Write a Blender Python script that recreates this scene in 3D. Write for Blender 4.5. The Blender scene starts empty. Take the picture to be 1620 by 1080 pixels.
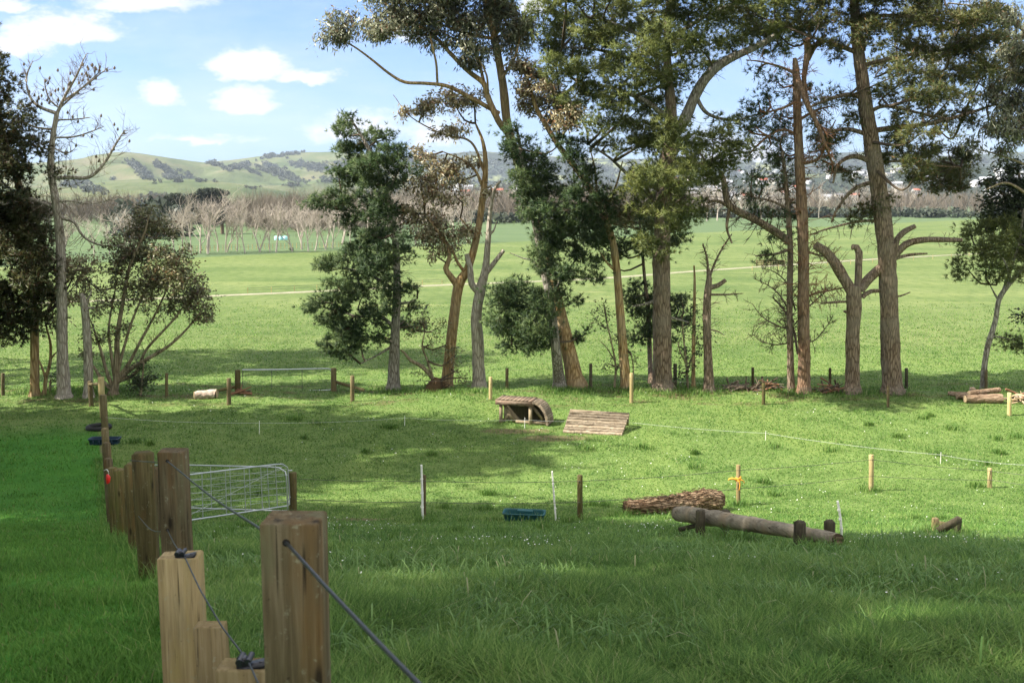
import bpy, math, random
import numpy as np
from math import radians, sin, cos, tan, pi, hypot
from mathutils import Vector

SC = bpy.context.scene
COL = SC.collection
F = 1575.0                       # focal length in photo pixels (35 mm on a 36 mm sensor, 1620 px wide)
PITCH = math.atan(225.0 / F)
ZC = 8.2                         # eye height over the flat paddock
SUN_EL = radians(45)
LX, LY = 0.985, 0.174            # horizontal travel of the sunlight

# ------------------------------------------------------------------ noise / terrain
_rs = np.random.RandomState(7)
_LAT = _rs.rand(256, 256)
def vnoise(x, y):
    x = np.asarray(x, float); y = np.asarray(y, float)
    xi = np.floor(x).astype(int); yi = np.floor(y).astype(int)
    fx = x - xi; fy = y - yi
    fx = fx * fx * (3 - 2 * fx); fy = fy * fy * (3 - 2 * fy)
    a = _LAT[xi & 255, yi & 255]; b = _LAT[(xi + 1) & 255, yi & 255]
    c = _LAT[xi & 255, (yi + 1) & 255]; d = _LAT[(xi + 1) & 255, (yi + 1) & 255]
    return (a * (1 - fx) + b * fx) * (1 - fy) + (c * (1 - fx) + d * fx) * fy
def fbm(x, y, o=3):
    s = 0; a = 0.5; t = 0
    for i in range(o):
        s = s + a * vnoise(np.asarray(x) * 2 ** i + 17.3 * i, np.asarray(y) * 2 ** i + 5.1 * i); t += a; a *= 0.5
    return s / t
def pchip(xs, ys):
    xs = np.array(xs, float); ys = np.array(ys, float)
    h = np.diff(xs); dl = np.diff(ys) / h
    m = np.zeros_like(xs); m[0] = dl[0]; m[-1] = dl[-1]
    for i in range(1, len(xs) - 1):
        m[i] = 0 if dl[i - 1] * dl[i] <= 0 else 2 * dl[i - 1] * dl[i] / (dl[i - 1] + dl[i])
    def f(x):
        x = np.clip(np.asarray(x, float), xs[0], xs[-1])
        i = np.clip(np.searchsorted(xs, x) - 1, 0, len(xs) - 2)
        t = (x - xs[i]) / h[i]
        return ((2*t**3-3*t**2+1)*ys[i] + (t**3-2*t**2+t)*h[i]*m[i] + (-2*t**3+3*t**2)*ys[i+1] + (t**3-t**2)*h[i]*m[i+1])
    return f
_prof = pchip([-60, -20, 0, 2.25, 7.5, 16, 24, 27.5, 33, 45, 60, 9000],
              [9.0, 7.4, 6.6, 6.35, 5.25, 2.70, .62, .22, .08, .03, 0, 0])
def g(x, y):
    x = np.asarray(x, float); y = np.asarray(y, float)
    fade = np.clip((90 - y) / 40, 0, 1)
    z = _prof(y)
    z = z + fade * ((fbm(x * .16 + 9, y * .16 + 40, 2) - .5) * .30 * np.clip((y - 12) / 16, .12, 1) + (fbm(x * .9, y * .9, 2) - .5) * .07)
    bx = np.clip((x + 6) / 6, 0, 1) * .22 + .06
    z = z + bx * np.exp(-((y - 40.6 - 1.2 * np.sin(x * .21)) / 2.2) ** 2)
    return z
def vslope(py):
    v = -(py - 540.0) / F
    return (-sin(PITCH) + v * cos(PITCH)) / (cos(PITCH) + v * sin(PITCH))
def ray(px, py):
    u = (px - 810.0) / F; v = -(py - 540.0) / F
    yy = cos(PITCH) + v * sin(PITCH)
    return u / yy, (-sin(PITCH) + v * cos(PITCH)) / yy
def P(px, py, d):
    u, v = ray(px, py)
    return np.array([u * d, d, ZC + v * d])
def interp(prof):
    a = np.array(prof, float)
    return pchip(a[:, 0], a[:, 1])
RIDGES = {}
def ridge(key, R, w0, w1, prof, amp, sc):
    RIDGES[key] = (R, w0, w1, interp(prof), amp, sc)
ridge('front', 1500, 600, 500, [(-900,296),(-400,300),(100,297),(200,286),(300,284),(380,291),(450,302),(560,314),(700,325)], 14, .006)
ridge('green', 2400, 800, 700, [(-900,268),(-400,262),(60,258),(130,252),(200,243),(260,250),(320,258),(360,263),(450,268),(560,275),(700,292),(900,318)], 62, .0036)
ridge('back', 3100, 800, 700, [(150,300),(250,275),(330,258),(400,249),(460,243),(520,241),(600,247),(640,262),(720,285),(800,310)], 70, .0034)
ridge('wooded', 3800, 900, 900, [(400,300),(480,268),(560,252),(640,250),(700,244),(760,240),(820,245),(900,250),(1000,252),(1060,248),(1190,256),(1260,250),(1340,239),(1400,241),(1500,248),(1620,241),(2600,236)], 60, .0034)
ridge('town', 1900, 900, 900, [(560,325),(640,316),(720,302),(800,292),(900,294),(1050,287),(1200,281),(1350,271),(1450,266),(1620,264),(2600,258)], 22, .006)
def ridge_z(key, x, y):
    R, w0, w1, pf, amp, sc = RIDGES[key]
    x = np.asarray(x, float); y = np.asarray(y, float)
    px = 810 + F * x / np.maximum(y, 1)
    py = pf(px)
    v = -(py - 540.0) / F
    V = (-sin(PITCH) + v * cos(PITCH)) / (cos(PITCH) + v * sin(PITCH))
    top = ZC + V * R
    t = np.clip(np.where(y < R, (y - (R - w0)) / w0, 1 - (y - R) / w1), 0, 1)
    t = t * t * (3 - 2 * t)
    n = fbm(x * sc, y * sc * .8, 4)
    rd = 1 - np.abs(2 * n - 1)
    gul = (rd - .75) * amp * 1.6 * np.sin(np.clip(t, 0, 1) * pi) + (n - .5) * amp * .25 * t
    return (top + 4) * t - 4 + gul * (top > 4)
def T(x, y):
    z = g(x, y)
    if np.max(y) > 600:
        for k in RIDGES: z = np.maximum(z, ridge_z(k, x, y))
    return z
_YS = np.concatenate([np.arange(1.5, 80, .04), np.geomspace(80, 4800, 3000)])
def G(px, py):
    u, v = ray(px, py)
    dz = ZC + v * _YS - T(u * _YS, _YS)
    i = np.argmax(dz < 0)
    if dz[i] >= 0: i = len(_YS) - 1
    a, b = dz[i - 1], dz[i]
    t = a / (a - b) if a != b else 0
    y = _YS[i - 1] + (_YS[i] - _YS[i - 1]) * t
    return np.array([u * y, y, float(T(np.array([u * y]), np.array([y]))[0])])
def gz(x, y): return float(g(np.array([x]), np.array([y]))[0])

# ------------------------------------------------------------------ mesh building
class MB:
    def __init__(s): s.v = []; s.f = []; s.n = 0; s.nr = {}
    def add(s, V, Fs, mi=0, N=None):
        V = np.asarray(V, float).reshape(-1, 3)
        if N is not None: s.nr[s.n] = np.asarray(N, float).reshape(-1, 3)
        Fs = np.asarray(Fs, int)
        s.v.append(V); s.f.append((Fs + s.n, mi)); s.n += len(V)
    def build(s, name, mats, parent=None, smooth=False, loc=None):
        me = bpy.data.meshes.new(name)
        V = np.concatenate(s.v) if s.v else np.zeros((0, 3))
        org = np.array(parent.location) if parent is not None else (np.array(loc) if loc is not None else np.zeros(3))
        if parent is not None and parent.parent is not None: org = org + np.array(parent.parent.location)
        V = V - org
        me.vertices.add(len(V)); me.vertices.foreach_set('co', V.astype(np.float32).ravel())
        li = []; tot = []; mi = []
        for Fs, m in s.f:
            li.append(Fs.ravel()); tot.append(np.full(len(Fs), Fs.shape[1])); mi.append(np.full(len(Fs), m))
        li = np.concatenate(li); tot = np.concatenate(tot); mi = np.concatenate(mi)
        me.loops.add(len(li)); me.loops.foreach_set('vertex_index', li.astype(np.int32))
        me.polygons.add(len(tot))
        st = np.concatenate([[0], np.cumsum(tot)[:-1]])
        me.polygons.foreach_set('loop_start', st.astype(np.int32))
        me.polygons.foreach_set('material_index', mi.astype(np.int32))
        if smooth: me.polygons.foreach_set('use_smooth', np.ones(len(tot), bool))
        me.update(calc_edges=True); me.validate()
        if s.nr:                          # soft clump normals for foliage
            vn = np.zeros(len(V)*3, np.float32); me.vertex_normals.foreach_get('vector', vn); vn = vn.reshape(-1, 3)
            for k, N in s.nr.items(): vn[k:k+len(N)] = N
            me.normals_split_custom_set_from_vertices(vn)
        if not isinstance(mats, (list, tuple)): mats = [mats]
        for m in mats: me.materials.append(m)
        o = bpy.data.objects.new(name, me); COL.objects.link(o)
        if parent is not None: o.parent = parent
        elif loc is not None: o.location = loc
        return o
def catmull(pts, rad, step):
    pts = np.asarray(pts, float); rad = np.asarray(rad, float)
    if len(pts) < 3:
        n = max(2, int(np.linalg.norm(pts[-1] - pts[0]) / step) + 1)
        t = np.linspace(0, 1, n)[:, None]
        return pts[0] * (1 - t) + pts[-1] * t, rad[0] * (1 - t[:, 0]) + rad[-1] * t[:, 0]
    A = np.vstack([2 * pts[0] - pts[1], pts, 2 * pts[-1] - pts[-2]])
    out = []; ro = []
    for i in range(1, len(A) - 2):
        n = max(1, int(np.linalg.norm(A[i + 1] - A[i]) / step))
        for k in range(n):
            t = k / n
            p = .5 * (2 * A[i] + (A[i+1] - A[i-1]) * t + (2*A[i-1] - 5*A[i] + 4*A[i+1] - A[i+2]) * t*t + (3*A[i] - A[i-1] - 3*A[i+1] + A[i+2]) * t**3)
            out.append(p); ro.append(rad[i-1] * (1 - t) + rad[i] * t)
    out.append(A[-2]); ro.append(rad[-1])
    return np.array(out), np.array(ro)
def tube(mb, pts, rad, sides=8, step=.25, rough=0., rng=None, mi=0, cap=True, spline=True):
    if spline: pts, rad = catmull(pts, rad, step)
    else: pts = np.asarray(pts, float); rad = np.asarray(rad, float)
    n = len(pts)
    tg = np.gradient(pts, axis=0); tg /= np.linalg.norm(tg, axis=1)[:, None] + 1e-9
    ref = np.array([0.31, .95, 0.05]) if abs(tg[0][2]) > .6 else np.array([0, 0, 1.])
    nr = ref - tg * (tg @ ref)[:, None]; nr /= np.linalg.norm(nr, axis=1)[:, None] + 1e-9
    bn = np.cross(tg, nr)
    a = np.arange(sides) * 2 * pi / sides
    R = np.repeat(rad[:, None], sides, 1)
    if rough:
        rng = rng or np.random.RandomState(1)
        no = rng.randn(n, sides) * .5
        lng = rng.randn(sides)[None, :] * .8
        no[1:] = .5 * no[1:] + .5 * no[:-1]
        ph = rng.uniform(0, 50)
        lump = vnoise(np.arange(n)[:, None]*.22*np.ones((1, sides)) + ph, 2*np.cos(np.arange(sides)*2*pi/sides)[None] + np.sin(np.arange(sides)*2*pi/sides)[None]*1.3 + ph + 20)
        R = R * (1 + rough * (no + lng) + rough * 2.4 * (lump - .5))
    V = pts[:, None] + nr[:, None] * (np.cos(a)[None, :, None] * R[..., None]) + bn[:, None] * (np.sin(a)[None, :, None] * R[..., None])
    i = np.arange(n - 1)[:, None] * sides; k = np.arange(sides)[None, :]; k2 = (k + 1) % sides
    q = np.stack([i + k, i + k2, i + sides + k2, i + sides + k], -1).reshape(-1, 4)
    mb.add(V.reshape(-1, 3), q, mi)
    if cap and sides > 3:
        for ring, c, dr in ((0, pts[0], -1), (n - 1, pts[-1], 1)):
            cv = np.vstack([V[ring], c[None] + dr * tg[ring] * rad[ring] * .15])
            kk = np.arange(sides)
            fs = np.stack([kk, (kk + 1) % sides, np.full(sides, sides)], 1)
            if dr < 0: fs = fs[:, ::-1]
            mb.add(cv, fs, mi)
def box(mb, c, sx, sy, sz, rz=0., bev=.006, mi=0, tilt=(0, 0), rng=None, wob=0.):
    """bevelled box: c = base centre, size sx, sy, sz; top edges eased"""
    b = min(bev, sx * .3, sy * .3, sz * .3)
    rings = []
    for z, ins in ((0, 0), (sz * .33, 0), (sz * .66, 0), (sz - b, 0), (sz, b)):
        hx, hy = sx / 2 - ins, sy / 2 - ins
        r = [(-hx + b, -hy), (hx - b, -hy), (hx, -hy + b), (hx, hy - b), (hx - b, hy), (-hx + b, hy), (-hx, hy - b), (-hx, -hy + b)]
        rings.append([(x + tilt[0] * z, y + tilt[1] * z, z) for x, y in r])
    V = np.array(rings)
    if rng is not None and wob: V[..., :2] += rng.randn(5, 1, 2) * wob + rng.randn(5, 8, 2) * wob * .4; V[-1, :, 2] += rng.randn(8) * wob
    V = V.reshape(-1, 3)
    cr, sr = cos(rz), sin(rz)
    V = np.stack([V[:, 0] * cr - V[:, 1] * sr, V[:, 0] * sr + V[:, 1] * cr, V[:, 2]], 1) + np.asarray(c)
    q = []
    for i in range(4):
        for k in range(8): q.append((i*8+k, i*8+(k+1) % 8, i*8+8+(k+1) % 8, i*8+8+k))
    mb.add(V, q, mi)
    mb.add(V[-8:], [tuple(range(8))], mi); mb.add(V[:8], [tuple(range(7, -1, -1))], mi)
def beam(mb, a, b, w, h, mi=0, up=(0, 0, 1)):
    """rectangular bar from a to b"""
    a = np.asarray(a, float); b = np.asarray(b, float)
    t = (b - a) / np.linalg.norm(b - a); u = np.asarray(up, float); s = np.cross(t, u); s /= np.linalg.norm(s) + 1e-9; u = np.cross(s, t)
    V = []
    for p in (a, b):
        for sx, sz in ((-1, -1), (1, -1), (1, 1), (-1, 1)): V.append(p + s * sx * w / 2 + u * sz * h / 2)
    mb.add(V, [(0,1,5,4), (1,2,6,5), (2,3,7,6), (3,0,4,7), (3,2,1,0), (4,5,6,7)], mi)
def empty(name, loc):
    o = bpy.data.objects.new(name, None); o.empty_display_size = .2
    COL.objects.link(o); o.location = [float(c) for c in loc]
    return o
def tag(o, label=None, cat=None, group=None, kind=None):
    if label: o['label'] = label
    if cat: o['category'] = cat
    if group: o['group'] = group
    if kind: o['kind'] = kind
    return o

# ------------------------------------------------------------------ materials
def newmat(name):
    m = bpy.data.materials.new(name); m.use_nodes = True
    nt = m.node_tree; nt.nodes.clear()
    return m, nt
def nd(nt, t, **kw):
    n = nt.nodes.new(t)
    for k, v in kw.items():
        if k.startswith('i_'):
            key = k[2:]; key = int(key) if key.isdigit() else key.replace('_', ' ')
            n.inputs[key].default_value = v
        else: setattr(n, k, v)
    return n
def ramp(nt, fac, stops):
    r = nd(nt, 'ShaderNodeValToRGB')
    e = r.color_ramp.elements
    while len(e) < len(stops): e.new(.5)
    for el, (p, c) in zip(e, stops): el.position = p; el.color = (*c, 1) if len(c) == 3 else c
    nt.links.new(fac, r.inputs[0]); return r.outputs[0]
def math_(nt, op, a, b=None, clamp=False):
    n = nd(nt, 'ShaderNodeMath', operation=op, use_clamp=clamp)
    for i, v in enumerate((a, b)):
        if v is None: continue
        if isinstance(v, (int, float)): n.inputs[i].default_value = v
        else: nt.links.new(v, n.inputs[i])
    return n.outputs[0]
def mix(nt, f, a, b):
    n = nd(nt, 'ShaderNodeMix', data_type='RGBA')
    for i, v in ((0, f), (6, a), (7, b)):
        if isinstance(v, (int, float)): n.inputs[i].default_value = v
        elif isinstance(v, tuple): n.inputs[i].default_value = (*v, 1) if len(v) == 3 else v
        else: nt.links.new(v, n.inputs[i])
    return n.outputs[2]
def noise(nt, vec, scale, detail=4, rough=.6, out=0):
    n = nd(nt, 'ShaderNodeTexNoise', i_Scale=scale, i_Detail=detail, i_Roughness=rough)
    nt.links.new(vec, n.inputs['Vector']); return n.outputs[out]
def mapping(nt, vec, sc=(1, 1, 1), loc=(0, 0, 0), rot=(0, 0, 0)):
    n = nd(nt, 'ShaderNodeMapping'); n.inputs['Scale'].default_value = sc; n.inputs['Location'].default_value = loc; n.inputs['Rotation'].default_value = rot
    nt.links.new(vec, n.inputs[0]); return n.outputs[0]
def finish(nt, col, rough=.85, bump=None, bs=.4, bd=.02, metallic=0., spec=.25):
    b = nd(nt, 'ShaderNodeBsdfPrincipled', i_Roughness=rough, i_Metallic=metallic)
    b.inputs['Specular IOR Level'].default_value = spec
    if isinstance(col, tuple): b.inputs['Base Color'].default_value = (*col, 1)
    else: nt.links.new(col, b.inputs['Base Color'])
    if bump is not None:
        bn = nd(nt, 'ShaderNodeBump', i_Strength=bs, i_Distance=bd)
        nt.links.new(bump, bn.inputs['Height']); nt.links.new(bn.outputs[0], b.inputs['Normal'])
    o = nd(nt, 'ShaderNodeOutputMaterial'); nt.links.new(b.outputs[0], o.inputs[0])
    return b
def objco(nt): return nd(nt, 'ShaderNodeTexCoord').outputs['Object']
def geopos(nt): return nd(nt, 'ShaderNodeNewGeometry').outputs['Position']

def leaf_mat(name, c_dark, c_mid, c_light, trans=.3, nscale=.7, rough=.55, spec=.3, accent=None, acc_amt=.12):
    m, nt = newmat(name)
    geo = nd(nt, 'ShaderNodeNewGeometry')
    n = noise(nt, geo.outputs['Position'], nscale, 3)
    r = math_(nt, 'ADD', math_(nt, 'MULTIPLY', n, .9), math_(nt, 'MULTIPLY', geo.outputs['Random Per Island'], .45))
    col = ramp(nt, r, [(.35, c_dark), (.62, c_mid), (.95, c_light)])
    if accent:
        a = math_(nt, 'LESS_THAN', geo.outputs['Random Per Island'], acc_amt)
        col = mix(nt, a, col, accent)
    b = nd(nt, 'ShaderNodeBsdfPrincipled', i_Roughness=rough); b.inputs['Specular IOR Level'].default_value = spec
    nt.links.new(col, b.inputs['Base Color'])
    t = nd(nt, 'ShaderNodeBsdfTranslucent'); nt.links.new(col, t.inputs[0])
    mx = nd(nt, 'ShaderNodeMixShader', i_0=trans)
    nt.links.new(b.outputs[0], mx.inputs[1]); nt.links.new(t.outputs[0], mx.inputs[2])
    o = nd(nt, 'ShaderNodeOutputMaterial'); nt.links.new(mx.outputs[0], o.inputs[0])
    return m
def bark_mat(name, c1, c2, c3, sz=(5, 5, .9), lichen=None, depth=.05, patch=.5):
    m, nt = newmat(name)
    co = objco(nt)
    mp = mapping(nt, co, sz)
    n1 = noise(nt, mp, 1.6, 6, .68)
    vo = nd(nt, 'ShaderNodeTexVoronoi', feature='DISTANCE_TO_EDGE', i_Scale=2.2); nt.links.new(mapping(nt, co, (sz[0]*.8, sz[1]*.8, sz[2]*.8)), vo.inputs['Vector'])
    crack = ramp(nt, vo.outputs['Distance'], [(0, (0, 0, 0)), (.22, (1, 1, 1))])
    h = math_(nt, 'ADD', math_(nt, 'MULTIPLY', n1, .8), math_(nt, 'MULTIPLY', crack, .5))
    col = ramp(nt, h, [(.3, c1), (.62, c2), (1., c3)])
    n2 = noise(nt, co, .8, 4)
    col = mix(nt, ramp(nt, n2, [(.42, (0, 0, 0)), (.62, (patch,)*3)]), col, lichen or c3)
    finish(nt, col, .92, h, .9, depth, spec=.1)
    return m
def wood_mat(name, c1, c2, c3, stain=None, stain2=None, sc=1., vertical=True, bump=.5, rotz=0.):
    m, nt = newmat(name)
    co = objco(nt)
    oi = nd(nt, 'ShaderNodeObjectInfo')
    off = nd(nt, 'ShaderNodeVectorMath', operation='ADD'); nt.links.new(co, off.inputs[0])
    cmb = nd(nt, 'ShaderNodeCombineXYZ')
    for i in range(3): nt.links.new(math_(nt, 'MULTIPLY', oi.outputs['Random'], 7.3 + i), cmb.inputs[i])
    nt.links.new(cmb.outputs[0], off.inputs[1])
    v = mapping(nt, off.outputs[0], rot=(0, 0, -rotz)) if rotz else off.outputs[0]
    s = (38*sc, 38*sc, 1.6*sc) if vertical else (1.6*sc, 38*sc, 38*sc)
    wv = noise(nt, v, 3*sc, 2)
    grain = noise(nt, mapping(nt, v, s), 1., 5, .65)
    fine = noise(nt, mapping(nt, v, tuple(k * 3.1 for k in s)), 1., 3, .6)
    hh = math_(nt, 'ADD', math_(nt, 'MULTIPLY', grain, .75), math_(nt, 'MULTIPLY', fine, .35))
    col = ramp(nt, hh, [(.3, c1), (.55, c2), (.82, c3)])
    if stain:
        bl = noise(nt, mapping(nt, v, (9*sc, 9*sc, 1.7*sc)), 1., 4)
        col = mix(nt, ramp(nt, bl, [(.48, (0,)*3), (.68, (.75,)*3)]), col, stain)
    if stain2:
        bl = noise(nt, mapping(nt, v, (14*sc, 14*sc, 2.2*sc), (3, 5, 9)), 1., 4)
        col = mix(nt, ramp(nt, bl, [(.55, (0,)*3), (.7, (.7,)*3)]), col, stain2)
    hv = nd(nt, 'ShaderNodeHueSaturation'); nt.links.new(math_(nt, 'ADD', math_(nt, 'MULTIPLY', oi.outputs['Random'], .55), .72), hv.inputs['Value']); nt.links.new(col, hv.inputs['Color']); col = hv.outputs[0]
    ck = noise(nt, mapping(nt, v, tuple(k * 1.7 for k in s), (7, 2, 4)), 1., 2, .5)
    col = mix(nt, ramp(nt, ck, [(.27, (.85,)*3), (.36, (0,)*3)]), col, tuple(c * .25 for c in c1))
    kv = nd(nt, 'ShaderNodeTexVoronoi', i_Scale=1.); nt.links.new(mapping(nt, v, (11*sc, 11*sc, 3.2*sc) if vertical else (3.2*sc, 11*sc, 11*sc), (2, 1, 5)), kv.inputs['Vector'])
    col = mix(nt, ramp(nt, kv.outputs['Distance'], [(.07, (.85,)*3), (.14, (.25,)*3), (.2, (0,)*3)]), col, tuple(c * .4 for c in c1))
    li = noise(nt, v, 26*sc, 5, .7)
    col = mix(nt, ramp(nt, li, [(.60, (0,)*3), (.70, (.55,)*3)]), col, (.24,.25,.17))
    sp = noise(nt, v, 60*sc, 2)
    col = mix(nt, ramp(nt, sp, [(.68, (0,)*3), (.75, (.5,)*3)]), col, tuple(c * .35 for c in c1))
    finish(nt, col, .85, hh, bump, .006, spec=.2)
    return m
def plain_mat(name, c, rough=.6, metallic=0., var=.15, spec=.4, sc=8):
    m, nt = newmat(name)
    n = noise(nt, objco(nt), sc, 4)
    col = mix(nt, math_(nt, 'MULTIPLY', n, 1.), tuple(k * (1 - var) for k in c), tuple(min(1, k * (1 + var)) for k in c))
    finish(nt, col, rough, n, .15, .01, metallic, spec)
    return m

MUD = [(-4.9, 20.9, 1.5, .7), (-3.4, 21.6, .9, .4), (.25, 21.0, .8, .4), (1.4, 33.6, 1.5, .7), (.4, 34.8, 1.6, .5), (-13.6, 31.4, .8, .8), (-7.1, 20.6, .5, .5)]
def mudmask(x, y):
    m = np.zeros_like(x)
    for cx, cy, rx, ry in MUD: m = np.maximum(m, np.clip(1.25 - np.hypot((x-cx)/rx, (y-cy)/ry) + (fbm(x*1.7, y*1.7, 3) - .5)*1.6, 0, 1))
    return m
M = {}
# pine needles and leaves
M['pine_bright'] = leaf_mat('pine needles bright green', (.042,.066,.018), (.125,.158,.044), (.24,.255,.072), .42, .8)  # lighter, yellower needle green of the broad pine and the leaning one
M['pine_dark'] = leaf_mat('pine needles deep', (.018,.042,.017), (.050,.094,.033), (.140,.185,.062), .38, .8)
M['pine_olive'] = leaf_mat('pine needles olive', (.036,.050,.018), (.090,.112,.036), (.19,.19,.065), .42, .8, accent=(.16,.09,.03), acc_amt=.10)
M['conifer_dark'] = leaf_mat('cypress foliage', (.022,.036,.014), (.060,.078,.028), (.14,.14,.05), .3, .6, accent=(.09,.045,.018), acc_amt=.16)
M['gum_green'] = leaf_mat('gum leaves grey green', (.07,.085,.045), (.165,.18,.105), (.36,.365,.24), .35, .9, .42, .5, accent=(.17,.11,.05), acc_amt=.12)
M['gum_brown'] = leaf_mat('gum leaves bronze', (.10,.085,.04), (.26,.225,.115), (.50,.44,.27), .35, .9, .42, .5, accent=(.19,.10,.045), acc_amt=.2)
M['gum_olive'] = leaf_mat('gum leaves olive', (.052,.062,.024), (.135,.14,.06), (.29,.275,.14), .35, .9, .42, .5, accent=(.15,.085,.04), acc_amt=.16)
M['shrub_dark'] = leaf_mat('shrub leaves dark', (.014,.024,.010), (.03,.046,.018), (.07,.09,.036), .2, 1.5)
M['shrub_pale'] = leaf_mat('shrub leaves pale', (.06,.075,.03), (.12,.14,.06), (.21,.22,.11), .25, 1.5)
M['far_dark'] = leaf_mat('far evergreen leaves', (.012,.020,.012), (.025,.036,.020), (.045,.055,.03), .1, .08)
M['hill_bush'] = leaf_mat('hill bush leaves', (.026,.036,.026), (.044,.056,.036), (.072,.082,.048), .0, .02)
# bark
M['bark_grey'] = bark_mat('grey pine bark', (.06,.05,.038), (.19,.165,.13), (.36,.33,.28), (7, 7, 1.4), (.30,.29,.25), .06)
M['bark_brown'] = bark_mat('brown pine bark', (.045,.03,.02), (.15,.105,.07), (.28,.21,.15), (7, 7, 1.3), (.22,.19,.15), .06)
M['bark_red'] = bark_mat('reddish pine bark', (.06,.033,.02), (.17,.098,.06), (.28,.18,.115), (7, 7, 1.3), (.20,.16,.12), .05)
M['bark_orange'] = bark_mat('orange gum bark', (.10,.056,.022), (.29,.185,.080), (.45,.325,.17), (5, 5, .7), (.25,.20,.13), .04, .65)
M['bark_dead'] = bark_mat('dead tree bark', (.12,.10,.078), (.30,.255,.20), (.48,.43,.36), (7, 7, 1.2), (.33,.30,.25), .04)
M['bark_gum'] = bark_mat('thin gum bark', (.075,.058,.035), (.18,.145,.09), (.30,.25,.165), (6, 6, .8), (.23,.18,.12), .02)
M['twig'] = plain_mat('twig bark', (.085,.065,.045), .9, 0, .4, .1)
M['twig_dead'] = plain_mat('dead twig bark', (.17,.135,.10), .9, 0, .4, .1)
M['twig_red'] = plain_mat('snapped red twig bark', (.20,.105,.06), .9, 0, .5, .1)
M['cone'] = plain_mat('pine cone', (.045,.028,.018), .9, 0, .3, .1)
M['pale_bark'] = plain_mat('pale winter bark', (.36,.315,.265), .9, 0, .2, .1, 1.2)
M['wood_mass'] = leaf_mat('leafless twigs of wood', (.078,.065,.050), (.142,.118,.090), (.215,.182,.145), 0, .03, .9, .05)
M['cut_wood'] = plain_mat('fresh cut wood', (.42,.31,.19), .85, 0, .25, .1)
# timber
M['post_brown'] = wood_mat('weathered brown post', (.020,.015,.007), (.080,.061,.030), (.180,.148,.090), (.118,.068,.022), (.105,.102,.052))
M['post_olive'] = wood_mat('mossy post', (.026,.020,.007), (.092,.074,.028), (.185,.152,.068), (.080,.084,.018), (.125,.074,.024))
M['post_tan'] = wood_mat('tan sawn post', (.115,.080,.034), (.235,.175,.085), (.36,.285,.16), (.24,.185,.065), (.16,.130,.065), bump=.3)
M['post_pale'] = wood_mat('pale treated post', (.22,.165,.07), (.38,.30,.14), (.52,.43,.24), None, None)
M['post_dull'] = wood_mat('dull fence post', (.05,.038,.018), (.12,.092,.045), (.20,.165,.09), (.10,.09,.035), None)
M['log_grey'] = wood_mat('weathered log', (.060,.048,.032), (.19,.160,.115), (.36,.31,.23), (.24,.175,.105), (.11,.098,.07), .35, False, .6, rotz=math.atan2(-2.4, 1.35))
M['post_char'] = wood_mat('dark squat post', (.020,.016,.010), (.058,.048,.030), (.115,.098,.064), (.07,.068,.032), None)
M['jump_rail'] = wood_mat('half round rail', (.05,.038,.026), (.22,.175,.12), (.52,.44,.34), (.15,.11,.07), (.055,.042,.03), .6, False, .5)
M['jump_deck'] = wood_mat('deck board', (.06,.042,.028), (.19,.14,.098), (.34,.27,.20), (.16,.10,.07), None, .4, False, .4)
M['jump_frame'] = wood_mat('jump frame timber', (.10,.075,.045), (.24,.19,.12), (.36,.30,.20), None, None, .5)
M['rotten'] = bark_mat('rotten log bark', (.035,.020,.012), (.15,.092,.052), (.34,.245,.155), (1.4, 9, 9), (.24,.19,.13), .07, .35)
M['log_brown'] = bark_mat('cut log bark', (.08,.052,.033), (.23,.15,.095), (.36,.26,.18), (1.2, 8, 8), (.27,.2,.14), .03)
M['log_pale'] = bark_mat('pale debarked log', (.22,.17,.13), (.42,.345,.28), (.58,.50,.42), (1.2, 6, 6), (.30,.2,.14), .02)
M['steel'] = plain_mat('galvanised steel', (.52,.54,.57), .4, .75, .15, .5, 20)
M['wire'] = plain_mat('fence wire', (.055,.06,.065), .5, .5, .15, .5)
M['wire_far'] = plain_mat('thin fence wire', (.07,.07,.06), .6, .2)
M['tape'] = plain_mat('white electric tape', (.46,.48,.43), .6)
M['white_plastic'] = plain_mat('white stake', (.75,.74,.68), .6)
M['black_plastic'] = plain_mat('black insulator', (.012,.012,.016), .35)
M['hole'] = plain_mat('drilled hole', (.01,.008,.006), .9)
M['trough_blue'] = plain_mat('dark blue plastic', (.012,.032,.06), .5, 0, .25)
M['trough_green'] = plain_mat('dark green plastic', (.014,.085,.090), .45, 0, .25)
M['rubber'] = plain_mat('black rubber', (.012,.012,.012), .7)
M['orange_twine'] = plain_mat('orange twine', (.75,.33,.04), .8)
M['red_plastic'] = plain_mat('red plastic', (.60,.02,.015), .5)
M['roots'] = plain_mat('earthy roots', (.085,.055,.030), .95, 0, .6, .1, 5)
M['bale_blue'] = plain_mat('pale blue wrap', (.33,.62,.66), .5, 0, .1)
M['house_wall'] = plain_mat('white wall', (.50,.50,.49), .8, 0, .08, .2, .1)
M['house_cream'] = plain_mat('cream wall', (.42,.39,.33), .8, 0, .08, .2, .1)
M['roof_grey'] = plain_mat('grey roof', (.30,.31,.33), .7, 0, .1, .2, .1)
M['roof_red'] = plain_mat('red roof', (.42,.13,.08), .7, 0, .1, .2, .1)
M['roof_dark'] = plain_mat('dark roof', (.12,.12,.13), .7, 0, .1, .2, .1)

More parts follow.
